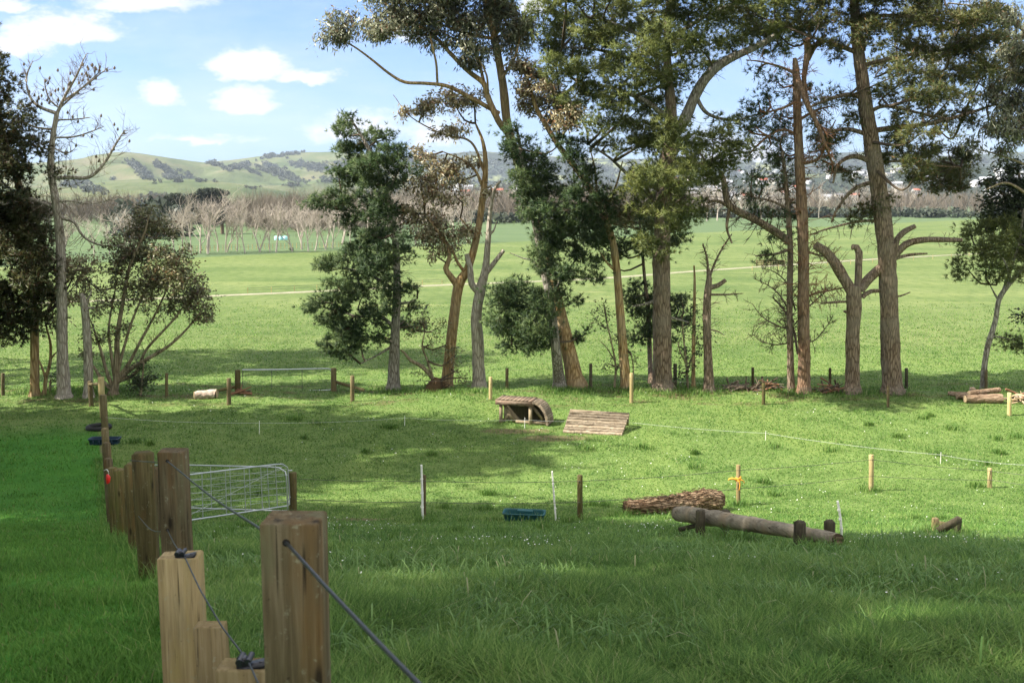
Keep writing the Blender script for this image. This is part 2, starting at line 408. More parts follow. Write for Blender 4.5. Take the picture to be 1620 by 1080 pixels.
def ground_material():
    m, nt = newmat('grass ground')
    pos = geopos(nt)
    sep = nd(nt, 'ShaderNodeSeparateXYZ'); nt.links.new(pos, sep.inputs[0])
    nb = noise(nt, pos, .07, 4); n1 = noise(nt, pos, .9, 5, .65); n2 = noise(nt, pos, 9, 4, .7); n3 = noise(nt, mapping(nt, pos, (1, .35, 1)), .35, 4)
    mixn = math_(nt, 'ADD', math_(nt, 'MULTIPLY', n1, .5), math_(nt, 'MULTIPLY', n2, .5))
    pad = ramp(nt, mixn, [(.3, (.056,.100,.024)), (.5, (.108,.164,.044)), (.72, (.172,.224,.074))])
    pad = mix(nt, ramp(nt, n3, [(.5, (0,)*3), (.75, (.55,)*3)]), pad, (.17,.22,.055))
    far = ramp(nt, math_(nt, 'ADD', math_(nt, 'MULTIPLY', nb, .55), math_(nt, 'MULTIPLY', mixn, .45)), [(.36, (.058,.094,.027)), (.5, (.096,.132,.041)), (.62, (.138,.166,.062))])
    strip = noise(nt, mapping(nt, pos, (.012, .16, 1)), 1., 4)
    far = mix(nt, ramp(nt, strip, [(.5, (0,)*3), (.72, (.6,)*3)]), far, (.16,.186,.066))
    tx = noise(nt, mapping(nt, pos, (1.1, .55, 1)), 1., 6, .75)
    far = mix(nt, ramp(nt, tx, [(.36, (.62,)*3), (.50, (0,)*3)]), far, (.045,.078,.019))
    far = mix(nt, ramp(nt, tx, [(.54, (0,)*3), (.72, (.6,)*3)]), far, (.155,.182,.066))
    straw = noise(nt, mapping(nt, pos, (.05, .32, 1), (3, 7, 0)), 1., 3)
    far = mix(nt, ramp(nt, straw, [(.66, (0,)*3), (.74, (.5,)*3)]), far, (.34,.30,.15))
    fd = nd(nt, 'ShaderNodeMapRange', i_1=44., i_2=58.); nt.links.new(sep.outputs['Y'], fd.inputs[0])
    col = mix(nt, fd.outputs[0], pad, far)
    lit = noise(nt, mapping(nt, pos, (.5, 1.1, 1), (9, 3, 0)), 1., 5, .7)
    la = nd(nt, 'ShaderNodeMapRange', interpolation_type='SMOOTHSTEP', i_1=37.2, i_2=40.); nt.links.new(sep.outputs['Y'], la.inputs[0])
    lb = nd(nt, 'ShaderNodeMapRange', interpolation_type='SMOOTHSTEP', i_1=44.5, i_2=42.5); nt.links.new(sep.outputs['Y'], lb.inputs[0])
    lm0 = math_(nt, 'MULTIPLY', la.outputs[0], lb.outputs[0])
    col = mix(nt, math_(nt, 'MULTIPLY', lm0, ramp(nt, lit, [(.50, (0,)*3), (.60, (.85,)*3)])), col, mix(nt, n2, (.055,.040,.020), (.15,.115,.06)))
    mud = None
    for cx, cy, rx, ry in MUD:
        e = math_(nt, 'SUBTRACT', 1.25, math_(nt, 'SQRT', math_(nt, 'ADD', math_(nt, 'POWER', math_(nt, 'DIVIDE', math_(nt, 'SUBTRACT', sep.outputs['X'], cx), rx), 2.), math_(nt, 'POWER', math_(nt, 'DIVIDE', math_(nt, 'SUBTRACT', sep.outputs['Y'], cy), ry), 2.))))
        mud = e if mud is None else math_(nt, 'MAXIMUM', mud, e)
    mud = math_(nt, 'ADD', mud, math_(nt, 'MULTIPLY', math_(nt, 'SUBTRACT', n1, .5), 1.8))
    col = mix(nt, ramp(nt, mud, [(.25, (0,)*3), (.6, (.8,)*3)]), col, mix(nt, n2, (.07,.052,.028), (.19,.15,.085)))
    # a darker sown paddock beyond the row of bare trees
    dk = nd(nt, 'ShaderNodeMapRange', i_1=0., i_2=2.)
    ed = math_(nt, 'SUBTRACT', sep.outputs['Y'], math_(nt, 'ADD', math_(nt, 'MULTIPLY', sep.outputs['X'], 1.15), 192.))
    nt.links.new(ed, dk.inputs[0])
    col = mix(nt, dk.outputs[0], col, mix(nt, nb, (.056,.092,.042), (.10,.138,.060)))
    # mown lawn on the house side of the near fence
    side = math_(nt, 'ADD', sep.outputs['X'], math_(nt, 'MULTIPLY', math_(nt, 'SUBTRACT', sep.outputs['Y'], 1.1), .44))
    lm = nd(nt, 'ShaderNodeMapRange', i_1=.05, i_2=-.05); nt.links.new(side, lm.inputs[0])
    ly = nd(nt, 'ShaderNodeMapRange', i_1=37., i_2=34.5); nt.links.new(math_(nt, 'ADD', sep.outputs['Y'], math_(nt, 'MULTIPLY', n1, 3.)), ly.inputs[0])
    lawn = ramp(nt, mixn, [(.3, (.024,.095,.010)), (.5, (.048,.155,.019)), (.72, (.085,.21,.034))])
    col = mix(nt, math_(nt, 'MULTIPLY', lm.outputs[0], ly.outputs[0]), col, lawn)
    finish(nt, col, .95, mixn, .6, .05, spec=.1)
    return m
M['ground'] = ground_material()
def grass_mat(name, c1, c2, c3, dry, dry_amt, tr=.35, rough=.45):
    m, nt = newmat(name)
    geo = nd(nt, 'ShaderNodeNewGeometry')
    n = noise(nt, geo.outputs['Position'], .9, 4); nn = noise(nt, geo.outputs['Position'], .22, 2)
    f = math_(nt, 'ADD', math_(nt, 'ADD', math_(nt, 'MULTIPLY', n, .6), math_(nt, 'MULTIPLY', nn, .3)), math_(nt, 'MULTIPLY', geo.outputs['Random Per Island'], .5))
    col = ramp(nt, f, [(.40, c1), (.70, c2), (1., c3)])
    col = mix(nt, math_(nt, 'LESS_THAN', geo.outputs['Random Per Island'], dry_amt), col, dry)
    b = nd(nt, 'ShaderNodeBsdfPrincipled', i_Roughness=rough); b.inputs['Specular IOR Level'].default_value = .22
    nt.links.new(col, b.inputs['Base Color'])
    t = nd(nt, 'ShaderNodeBsdfTranslucent'); nt.links.new(col, t.inputs[0])
    mx = nd(nt, 'ShaderNodeMixShader', i_0=tr)
    nt.links.new(b.outputs[0], mx.inputs[1]); nt.links.new(t.outputs[0], mx.inputs[2])
    o = nd(nt, 'ShaderNodeOutputMaterial'); nt.links.new(mx.outputs[0], o.inputs[0])
    return m
M['paddock_grass'] = grass_mat('paddock grass blades', (.036,.100,.014), (.102,.203,.036), (.235,.335,.088), (.30,.32,.14), .02, .45, .6)
M['lawn_grass'] = grass_mat('lawn grass blades', (.040,.112,.014), (.078,.195,.026), (.15,.285,.052), (.20,.21,.08), .03, .45, .6)

def hill_material(name, wood, tan, gr, gr2):
    m, nt = newmat(name)
    pos = geopos(nt)
    n1 = noise(nt, pos, .0035, 6, .6); n2 = noise(nt, mapping(nt, pos, (1, 1, 3)), .012, 5, .65); n3 = noise(nt, pos, .05, 4, .7)
    f = math_(nt, 'ADD', math_(nt, 'MULTIPLY', n1, .5), math_(nt, 'MULTIPLY', n2, .5))
    col = ramp(nt, f, [(.36, gr), (.5, gr2), (.64, tan)])
    col = mix(nt, math_(nt, 'MULTIPLY', n3, .35), col, tuple(c * .5 for c in gr))
    if wood:
        w = noise(nt, mapping(nt, pos, (1, .7, 1.5), (300, 80, 0)), .0042, 5, .62)
        col = mix(nt, ramp(nt, w, [(.40, (0,)*3), (.45, (1,)*3)] if wood == 2 else [(.56, (0,)*3), (.59, (.9,)*3)]), col, mix(nt, n3, (.018,.028,.022), (.045,.055,.038)))
    finish(nt, col, .95, n3, .7, 6., spec=.05)
    return m
M['hill_green'] = hill_material('pasture hill', 0, (.165,.145,.085), (.052,.078,.030), (.098,.118,.050))
M['hill_wood'] = hill_material('wooded hill', 2, (.25,.24,.13), (.12,.15,.06), (.18,.20,.09))
M['hill_town'] = hill_material('suburb hill', 2, (.20,.19,.12), (.08,.10,.05), (.12,.13,.07))

# ------------------------------------------------------------------ setting: ground, hills, track
def grid_mesh(name, xs, ys, zf, mat):
    X, Y = np.meshgrid(xs, ys)
    Z = zf(X, Y)
    V = np.stack([X, Y, Z], -1).reshape(-1, 3)
    nx, ny = len(xs), len(ys)
    i = np.arange(ny - 1)[:, None] * nx; k = np.arange(nx - 1)[None, :]
    q = np.stack([i + k, i + k + 1, i + nx + k + 1, i + nx + k], -1).reshape(-1, 4)
    mb = MB(); mb.add(V, q)
    return mb.build(name, mat, smooth=True)
_half = np.concatenate([np.arange(0, 28, .3), np.arange(28, 60, 1.), np.geomspace(60, 7000, 45)])
_xs = np.concatenate([-_half[:0:-1], _half])
_ys = np.concatenate([-np.geomspace(300, 12, 12), np.arange(-10, 52, .3), np.arange(52, 100, 1.), np.geomspace(100, 9000, 60)])
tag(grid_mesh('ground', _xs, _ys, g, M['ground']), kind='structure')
def hill_mesh(key, name, mat, px0, px1, nx=420, ny=130):
    R, w0, w1, pf, amp, sc = RIDGES[key]
    pxs = np.linspace(px0, px1, nx); ys = np.linspace(R - w0 - 20, R + w1 + 20, ny)
    PX, Y = np.meshgrid(pxs, ys); X = (PX - 810) / F * Y
    Z = ridge_z(key, X, Y)
    V = np.stack([X, Y, Z], -1).reshape(-1, 3)
    i = np.arange(ny - 1)[:, None] * nx; k = np.arange(nx - 1)[None, :]
    q = np.stack([i + k, i + k + 1, i + nx + k + 1, i + nx + k], -1).reshape(-1, 4)
    mb = MB(); mb.add(V, q)
    return tag(mb.build(name, mat, smooth=True), kind='structure')
hill_mesh('front', 'pasture_slope', M['hill_green'], -700, 690)
hill_mesh('green', 'pasture_hills', M['hill_green'], -700, 890)
hill_mesh('back', 'ridge_hills', M['hill_green'], 160, 790)
hill_mesh('wooded', 'wooded_hills', M['hill_wood'], 410, 2400)
hill_mesh('town', 'suburb_hills', M['hill_town'], 570, 2400)

# gravel farm track across the far field
def strip(name, pix, w, mat, lift=.012):
    pts = np.array([G(px, py) for px, py in pix])
    pts, _ = catmull(pts, np.ones(len(pts)), 2.0)
    t = np.gradient(pts, axis=0); t /= np.linalg.norm(t, axis=1)[:, None]
    s = np.stack([t[:, 1], -t[:, 0], 0 * t[:, 0]], 1)
    off = (-w / 2, -w * .15, w * .15, w / 2)
    V = np.stack([pts + s * o for o in off], 1)
    V[..., 2] = g(V[..., 0], V[..., 1]) + lift + np.array([0, .05, .05, 0])
    n = len(pts); i = np.arange(n - 1)[:, None] * 4; k = np.arange(3)[None]
    q = np.stack([i + k, i + k + 1, i + 4 + k + 1, i + 4 + k], -1).reshape(-1, 4)
    mb = MB(); mb.add(V.reshape(-1, 3), q)
    return mb.build(name, mat)
def gravel():
    m, nt = newmat('track gravel')
    pos = geopos(nt); n = noise(nt, pos, 1.2, 5, .7); n2 = noise(nt, pos, .25, 3)
    col = ramp(nt, n, [(.3, (.15,.155,.085)), (.7, (.27,.25,.175))])
    col = mix(nt, ramp(nt, n2, [(.58, (0,)*3), (.75, (.7,)*3)]), col, (.20,.23,.09))
    finish(nt, col, .95, n, .4, .03); return m
M['gravel'] = gravel()
tag(strip('farm_track', [(-160,487),(100,478),(340,468),(500,461),(700,451),(940,441),(1100,429),(1250,419),(1400,409),(1540,402),(1800,390)], 1.5, M['gravel']), kind='structure')


# ------------------------------------------------------------------ vegetation
def unit(a): return a / (np.linalg.norm(a, axis=-1, keepdims=True) + 1e-9)
def needles(mb, C, D, rng, k=11, L=.17, W=.022, spread=.75, mi=0, cen=None):
    n = len(C)
    dk = unit(D[:, None] + spread * rng.randn(n, k, 3))
    ln = L * (.65 + .6 * rng.rand(n, k, 1))
    side = unit(np.cross(dk, rng.randn(n, k, 3))) * (W / 2)
    b = np.broadcast_to(C[:, None], dk.shape)
    V = np.stack([b - side, b + side, b + dk * ln], 2).reshape(-1, 3)
    N = None if cen is None else clump_normals(V, np.repeat(cen, k*3, 0), rng)
    mb.add(V, face_out(V, np.arange(len(V)).reshape(-1, 3), N), mi, N)
def face_out(V, Fs, N):
    if N is None: return Fs
    ng = np.cross(V[Fs[:, 1]] - V[Fs[:, 0]], V[Fs[:, 2]] - V[Fs[:, 0]])
    fl = (ng*N[Fs[:, 0]]).sum(1) < 0
    Fs[fl] = Fs[fl][:, ::-1]
    return Fs
def clump_normals(V, cen, rng):
    return unit(unit(V - cen) + .45*rng.randn(len(V), 3) + np.array([0, 0, .25]))
def leaves(mb, C, rng, L=.12, W=.035, droop=.9, mi=0, cen=None):
    n = len(C)
    dk = unit(rng.randn(n, 3) * np.array([1, 1, .7]) + np.array([0, 0, -droop]))
    ln = L * (.6 + .7 * rng.rand(n, 1))
    side = unit(np.cross(dk, rng.randn(n, 3))) * (W / 2) * (.7 + .6 * rng.rand(n, 1))
    V = np.stack([C, C + dk * ln * .45 + side, C + dk * ln, C + dk * ln * .45 - side], 1).reshape(-1, 3)
    N = None if cen is None else clump_normals(V, np.repeat(cen, 4, 0), rng)
    mb.add(V, face_out(V, np.arange(len(V)).reshape(-1, 4), N), mi, N)
def sticks(mb, A, B, C, r0, r1, r2, rng, mi=0):
    n = len(A)
    if not n: return
    t = unit(C - A); s1 = unit(np.cross(t, rng.randn(n, 3))); s2 = np.cross(t, s1)
    V = np.zeros((n, 3, 3, 3))
    for i, (p, r) in enumerate(((A, r0), (B, r1), (C, r2))):
        for k in range(3): V[:, i, k] = p + (s1*cos(k*2.0944) + s2*sin(k*2.0944))*r
    b = (np.arange(n)*9)[:, None]
    q = np.concatenate([b + np.array([[i + k, i + (k+1) % 3, i + 3 + (k+1) % 3, i + 3 + k]]) for i in (0, 3) for k in range(3)])
    mb.add(V.reshape(-1, 3), q, mi)
def limb_world(spec, d):
    s = d / F
    pts = [P(q[0], q[1], d + (q[3] if len(q) > 3 else 0)) for q in spec]
    return np.array(pts), np.array([q[2] * s * .92 for q in spec])
def crown(mb, blobs, d, skel, rng, style='pine', dens=7.5, tuft=(24, 12), L=.20, W=.028, padr=.20, depth=.95, spread_dd=1.6, bias=0., twig_mi=1, leaf=(.13, .036, .9), nleaf=46):
    s = d / F
    for bi, bl in enumerate(blobs):
        cx, cy, rx, ry = bl[:4]
        dd = bl[4] if len(bl) > 4 else bias + rng.uniform(-spread_dd, spread_dd)
        k = bl[5] if len(bl) > 5 else 1.
        c = P(cx, cy, d + dd)
        ax = np.array([rx * s, max(rx, ry) * s * depth, ry * s])
        dist = np.linalg.norm((skel - c) * np.array([1, .8, 1.]), axis=1) + np.maximum(0, skel[:, 2] - c[2]) * .6
        a = skel[np.argmin(dist)]
        mid = .5 * (a + c) + rng.randn(3) * .12 * np.linalg.norm(c - a) + np.array([0, 0, -.06 * np.linalg.norm(c - a)])
        n = max(3, int(dens * k * pi * rx * ry * s * s))
        dist = np.linalg.norm(c - a)
        if dist > .3: sub, sr = catmull([a, mid, c], [min(.085, .03 + .012 * dist), .04, .018], .25); tube(mb, sub, sr, 5, mi=twig_mi, spline=False, cap=False)
        else: sub = np.array([a, c])
        dr = unit(rng.randn(n, 3)); rr = rng.rand(n, 1) ** .42
        pc = c + dr * rr * ax
        bb = sub[np.argmin(np.linalg.norm(sub[None] - pc[:, None], axis=2) + rng.rand(n, len(sub)) * .25, axis=1)]
        sticks(mb, bb, .5 * (bb + pc) + rng.randn(n, 3) * .08, pc, .016, .011, .006, rng, twig_mi)
        if style == 'pine':
            m = tuft[0]
            off = rng.randn(n, m, 3) * np.array([1, 1, .6]) * padr * (.6 + .8 * rng.rand(n, 1, 1))
            C = (pc[:, None] + off).reshape(-1, 3)
            D = unit(off * 1.6 / padr * .6 + dr[:, None] * .5 + np.array([0, 0, .55]) + rng.randn(n, m, 3) * .3).reshape(-1, 3)
            needles(mb, C, D, rng, tuft[1], L, W, cen=np.repeat(pc - [0, 0, .1], m, 0))
        else:
            off = rng.randn(n, nleaf, 3) * np.array([1, 1, .7]) * padr * (.6 + .7 * rng.rand(n, 1, 1))
            C = (pc[:, None] + off).reshape(-1, 3)
            leaves(mb, C, rng, *leaf, cen=np.repeat(pc - [0, 0, .1], nleaf, 0))
def twigs(mb, pts, n, ln, rng, mi=0, r=.014, up=.3, sub=3, t0=.1, cones=0, cone_mi=1, curl=.35, sides=3):
    """bare side twigs along a limb, each with finer ones"""
    pts = np.asarray(pts)
    for i in range(n):
        f = t0 + (1 - t0) * rng.rand(); x = f * (len(pts) - 1); j = min(int(x), len(pts) - 2)
        b = pts[j] * (1 - (x - j)) + pts[j + 1] * (x - j)
        t = unit(pts[j + 1] - pts[j])
        d0 = unit(np.cross(t, rng.randn(3)) + t * .35 + np.array([0, 0, up * .4]))
        l = ln * (.45 + .8 * rng.rand()) * (1 - .45 * f)
        q = [b]; dcur = d0
        for k in range(4):
            dcur = unit(dcur + rng.randn(3) * curl * .5 + np.array([0, 0, up * .35])); q.append(q[-1] + dcur * l / 4)
        q = np.array(q)
        tube(mb, q, np.linspace(r, r * .35, 5), sides, mi=mi, spline=False, cap=False)
        for k in range(sub):
            z = q[1 + rng.randint(3)]; d2 = unit(dcur + rng.randn(3) * .75)
            l2 = l * (.25 + .35 * rng.rand())
            tube(mb, np.array([z, z + d2 * l2 * .5, z + d2 * l2 + np.array([0, 0, up * .2 * l2])]), [r * .55, r * .4, r * .25], 3, mi=mi, spline=False, cap=False)
        for k in range(cones):
            if rng.rand() < .16:
                z = q[1 + rng.randint(4)] + rng.randn(3) * .03
                tube(mb, np.array([z, z + np.array([.02, 0, .05]), z + np.array([.03, .01, .13])]), [.03, .048, .012], 5, mi=cone_mi, spline=False)
def flare_pts(spec, base):
    """trunk start sunk a little into the ground, with a root flare"""
    x, y, r = spec[0][:3]
    return [(x, y + 7, r * 1.75), (x, y + 1, r * 1.5), (x, y - 5, r * 1.2), (x + (spec[1][0] - x) * .2, y + (spec[1][1] - y) * .2, r * 1.02)] + list(spec[1:])
def tree(name, label, cat, trunk, bark, limbs=(), blobs=(), leafm=None, group=None, style='pine', seed=1, crown_kw=None, twig='twig', twiggy=(), limb_name='limb', d=None, sides=12, rough=.07, limb_bark=None, flare=True, lscale=1.):
    rng = np.random.RandomState(seed)
    base = G(trunk[0][0], trunk[0][1])
    d = d or base[1]
    root = tag(empty(name, base), label, cat, group)
    tp, tr = limb_world(flare_pts(trunk, base) if flare else trunk, d)
    mb = MB(); tube(mb, tp, tr, sides, .16, rough, rng)
    skel = [catmull(tp, tr, .2)[0]]
    limb_obs = []
    for li, l in enumerate(limbs):
        lp, lr = limb_world(l, d); lr = lr*lscale
        lb = MB(); tube(lb, lp, lr, 8, .16, rough, rng)
        skel.append(catmull(lp, lr, .2)[0]); limb_obs.append(lb)
    for (wi, n, ln, kw) in twiggy:
        tgt = mb if wi == 0 else limb_obs[wi - 1]
        twigs(tgt, skel[wi], n, ln, rng, mi=1, **kw)
    mats = [M[bark], M[twig], M['cone']]
    if any(k.get('cones') for *_, k in twiggy):
        for (wi, n, ln, kw) in twiggy: kw.setdefault('cone_mi', 2)
    mb.build('trunk', mats, root, True)
    for lb in limb_obs: lb.build(limb_name, [M[limb_bark or bark], M[twig], M['cone']], root, True)
    if blobs:
        cm = MB()
        sk = np.concatenate(skel); lo = int(len(skel[0]) * .15)
        crown(cm, blobs, d, sk[lo:] if len(sk) > lo + 3 else sk, rng, style, **(crown_kw or {}))
        cm.build('crown', [M[leafm], M[twig]], root)
    return root

PINES = 'trees in the row along the paddock edge'
GUMKW = dict(dens=14, padr=.20, nleaf=62, leaf=(.20, .062, .9), spread_dd=1.)

# 1 dark cypress at the picture edge
tree('cypress_tree', 'dense dark cypress with rusty foliage and a short orange trunk at the picture edge', 'tree',
     [(55,626,7.5),(55,560,7),(52,480,7),(36,320,6),(2,200,4),(-20,60,3),(-30,-20,2)], 'bark_orange', blobs=[
     (-34,150,28,70),(-10,190,18,60),(-48,260,56,60),(10,275,32,42),(22,335,42,44),(-40,370,70,60),(40,390,42,48),(50,440,36,44),(20,470,52,44),(-40,480,60,50),(0,520,46,26),(52,495,26,26),(60,355,22,34),
     (0,120,10,30),(14,228,20,24),(-60,90,40,60),(-90,200,50,70),(-90,350,60,70)],
     leafm='conifer_dark', group=PINES, seed=11, crown_kw=dict(dens=8.5, L=.2, W=.042, padr=.24, spread_dd=1.2))
# 2 dead pine with cones
tree('dead_pine_tree', 'tall bare dead pine with dark cones on its upswept grey branches', 'tree',
     [(101,628,11.5),(98,540,9.2),(97,450,8.2),(94,370,7.4),(88,320,6.6),(80,265,5.6),(84,215,4.4),(90,178,3.6)], 'bark_dead',
     limbs=[[(90,180,5),(104,150,4),(122,118,2.6),(132,95,1.6),(138,84,1)],
            [(90,180,5),(60,168,4),(46,150,3.2),(42,122,2.4),(52,96,1)],
            [(80,282,5.5),(112,281,5),(142,280,4.5),(165,258,4),(185,225,2.6),(198,205,1.2)],
            [(100,160,3),(125,143,2.6),(150,124,2),(172,106,1)],
            [(96,172,3),(80,160,2.4),(72,140,1.8),(70,124,1)],
            [(92,190,2.5),(118,189,2),(142,186,1.2)],[(88,218,2.5),(120,216,2),(150,206,1.4),(165,200,.8)],
            [(93,330,4.5),(70,322,4),(48,314,3.4),(28,316,2.2)],
            [(97,345,4.5),(118,352,4.2),(132,374,3.6),(160,388,2.8),(192,388,1.8),(212,382,.9)],
            [(94,172,2.5),(118,150,2.2),(142,128,1.6),(160,112,.9)],
            [(86,235,2.4),(105,243,2),(118,236,1.2)],[(86,320,3),(110,318,2.4),(150,322,1.8),(190,310,.9)]],
     blobs=[(30,190,20,22,-.6,1.4),(48,215,22,24,.4,1.4),(58,232,20,20,-.3,1.3),(40,170,16,14,0,1.1),(80,275,18,18,0,1.)], leafm='conifer_dark', group=PINES, seed=12,
     crown_kw=dict(dens=9, tuft=(14, 9), L=.18, W=.032, padr=.26), twig='twig_dead', lscale=.62,
     twiggy=[(1,32,1.00,dict(r=.012,cones=3,up=.6)),(2,28,0.88,dict(r=.012,cones=2,up=.6)),(3,41,1.25,dict(r=.012,cones=2,up=.6)),(4,25,1.00,dict(r=.012,cones=3,up=.6)),(5,19,0.75,dict(r=.012,cones=2,up=.6)),(6,14,0.75,dict(r=.012,cones=1,up=.4)),(7,19,0.88,dict(r=.012,cones=1,up=.3)),
             (8,28,1.12,dict(r=.012,up=.1)),(9,35,1.12,dict(r=.012,cones=1,up=.0)),(10,25,1.00,dict(r=.012,cones=3,up=.6)),(11,12,0.62,dict(r=.012,cones=1)),(12,32,1.00,dict(r=.012,up=.1)),(0,64,1.38,dict(r=.012,t0=.45,up=.1))])
# 3 snapped snag
tree('dead_snag', 'short snapped grey snag beside the tall dead pine', 'dead tree',
     [(140,628,8),(139,560,7),(136,510,6.5),(133,480,6),(128,464,3)], 'bark_dead', limbs=[[(134,488,3),(144,487,2.4),(154,488,1.2)],[(137,478,2.6),(142,468,1.6),(145,458,.6)]], group=PINES, seed=13)
tree('young_gum_tree', 'thin crooked orange sapling between the cypress trunk and the dead pine', 'tree',
     [(70,624,3.4),(73,595,3.2),(79,575,2.8),(80,545,2.2),(74,520,1.6),(70,500,1)], 'bark_orange', limbs=[[(72,598,2),(66,580,1.6),(60,566,.8)],[(79,570,1.8),(86,560,1.4),(91,556,.7)]],
     blobs=[(88,468,26,22,0,.6),(108,420,30,22,0,.7),(120,450,22,30,0,.5),(75,505,18,18,0,.5),(128,412,24,18,0,.6)], leafm='gum_brown', style='leaf', group=PINES, seed=14, crown_kw=dict(GUMKW, dens=10))
# 4 spreading multi stemmed gum
tree('multi_stem_gum', 'bushy gum with many thin stems fanning into a domed bronze crown', 'tree',
     [(180,624,8),(184,600,6),(185,565,5),(186,530,4.4),(196,470,3.6),(206,420,2.8),(228,370,2),(236,340,1.2)], 'bark_gum',
     limbs=[[(178,612,4),(168,585,3),(160,555,2.4),(150,525,1.6),(143,505,.9)],[(184,606,4.4),(205,585,3.6),(236,566,3),(268,546,2.4),(296,520,1.8),(318,492,1)],
            [(184,600,4),(204,575,3.2),(222,540,2.6),(244,500,2.2),(262,462,1.6),(274,430,1)],[(186,590,3),(196,550,2.5),(210,505,2),(232,455,1.5),(250,420,.9)],
            [(182,600,3),(176,560,2.5),(172,520,2),(180,470,1.4),(186,440,.8)],[(183,604,3.4),(214,590,2.8),(232,552,2.2),(275,505,1.7),(300,470,1)],
            [(178,618,3.6),(160,600,3),(148,580,2.4),(135,572,1.4)]],
     blobs=[(232,345,34,22),(250,365,28,18),(215,365,22,18),(195,400,32,28),(182,430,22,30,0,.7),(232,405,38,28),(270,408,36,26),(292,440,30,24),(314,470,24,24),(324,495,18,20),(300,478,30,20),(262,440,36,24),(225,450,30,24,0,.7),
            (165,480,22,30,0,.5),(150,530,20,26,0,.4),(200,470,30,30,0,.5),(250,485,34,26,0,.5),(180,515,30,24,0,.35),(140,560,14,18,0,.4),(135,440,18,22,0,.5)],
     leafm='gum_olive', style='leaf', group=PINES, seed=15, crown_kw=dict(GUMKW, dens=10.5, leaf=(.17, .06, .5)), sides=8,
     twiggy=[(2,22,.7,dict(up=.5)),(3,18,.7,dict(up=.5)),(4,14,.6,dict(up=.5)),(6,18,.7,dict(up=.5)),(1,10,.5,dict(up=.5)),(5,10,.5,dict(up=.5))])
# low dark bush under it
tree('shrub', 'small dark green bush at the foot of the multi stemmed gum', 'shrub',
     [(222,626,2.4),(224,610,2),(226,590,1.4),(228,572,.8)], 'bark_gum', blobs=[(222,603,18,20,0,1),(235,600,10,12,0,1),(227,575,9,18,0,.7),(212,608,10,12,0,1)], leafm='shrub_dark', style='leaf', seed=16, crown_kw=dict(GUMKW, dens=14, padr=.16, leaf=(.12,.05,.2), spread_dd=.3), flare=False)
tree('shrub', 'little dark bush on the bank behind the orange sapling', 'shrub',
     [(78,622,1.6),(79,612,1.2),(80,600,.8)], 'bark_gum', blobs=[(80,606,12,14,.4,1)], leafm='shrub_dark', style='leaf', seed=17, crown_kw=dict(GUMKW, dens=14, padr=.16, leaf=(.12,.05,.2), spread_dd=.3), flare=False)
# 5 young pine
tree('pine_tree', 'bushy young pine with a pointed lopsided crown standing alone between gate and gums', 'tree',
     [(623,616,10),(625,540,8.5),(628,470,7),(627,400,6),(618,330,5),(600,270,4),(575,220,2.6),(548,178,1)], 'bark_grey',
     limbs=[[(626,520,4),(600,500,3),(560,500,2),(525,480,1.2)],[(626,460,3.5),(595,440,2.6),(550,425,1.6),(515,430,.8)],[(620,350,3),(590,340,2.4),(540,330,1.2)],[(612,305,3),(625,280,2.4),(640,255,1)],[(628,480,2.5),(648,478,1.6),(660,472,.8)],[(624,545,2.4),(600,560,1.8),(570,575,.8)]],
     blobs=[(546,192,14,16),(548,216,28,18),(582,222,22,18),(606,222,18,18),(628,240,24,18),(560,248,38,20),(600,258,36,18),(640,262,18,14),(535,275,24,14),(575,285,36,20),(615,290,26,18),(505,318,16,10),(540,318,36,20),(585,322,36,22),(622,330,18,16),(560,350,24,12),(600,372,26,18),(632,368,16,12),(570,392,26,16),(545,405,24,22),(520,418,18,14),(560,432,32,18),(600,415,24,16),(640,405,16,16),(612,440,18,16),(535,455,32,20),(505,470,14,14),(650,455,18,14),(575,465,34,20),(530,490,34,20),(510,505,14,16),(615,475,16,20),(590,500,30,22),(550,520,40,22),(535,545,30,16),(570,540,26,18),(600,530,18,14),(556,562,16,12),(655,486,14,10),(640,508,18,12),(655,515,12,10),(585,262,26,18,-.7),(600,292,26,18,-.8),(610,318,22,16,-.8),(598,345,28,16,-.7),(580,368,24,16,-.6),(606,392,24,16,-.8),(588,415,28,16,-.7),(612,420,18,16,-.8),(498,320,16,9,0,1.2),(512,412,16,10,0,1.2),(492,478,10,12,0,1.2)],
     leafm='pine_dark', group=PINES, seed=21, crown_kw=dict(dens=8.5, spread_dd=1.3, padr=.17), twiggy=[(0,30,.8,dict(t0=.3,up=-.1))])
# 6 orange gum with forked trunk
tree('gum_tree', 'orange barked gum with a forked trunk and a bronze leafed crown beside the young pine', 'tree',
     [(706,614,11),(712,555,9.5),(718,500,9),(726,450,9.5),(740,425,7),(754,375,6.2),(764,310,5.8),(768,262,4.5),(764,225,3),(752,195,1.6)], 'bark_orange',
     limbs=[[(724,452,6.5),(712,436,5.5),(705,424,5),(711,408,4),(706,388,3),(692,365,2),(672,340,1)],[(736,432,3.4),(722,412,2.6),(716,396,2),(700,372,1)],[(765,300,3),(752,270,2.4),(730,252,1.6),(700,240,.8)],[(767,275,2.6),(745,225,2),(700,212,1.4),(650,185,.8),(622,150,.5)],[(752,385,3),(742,362,2.2),(728,345,1.2)]],
     blobs=[(672,168,30,18),(640,170,14,14,0,.8),(715,158,34,20),(745,150,22,18),(700,212,30,12,0,.9),(725,205,18,12),(670,245,22,20),(690,268,34,22),(665,285,24,16),(720,275,24,18),(745,250,22,18,0,.7),(690,305,24,22),(720,310,18,18,0,.8),(655,340,24,22),(690,345,26,20),(700,375,38,22),(672,372,20,16),(715,395,20,14),(740,362,18,20,0,.7),(690,405,12,12,0,.6),(775,310,16,16,0,.5)],
     leafm='gum_brown', style='leaf', group=PINES, seed=22, crown_kw=dict(GUMKW, dens=9), sides=12, rough=.03)
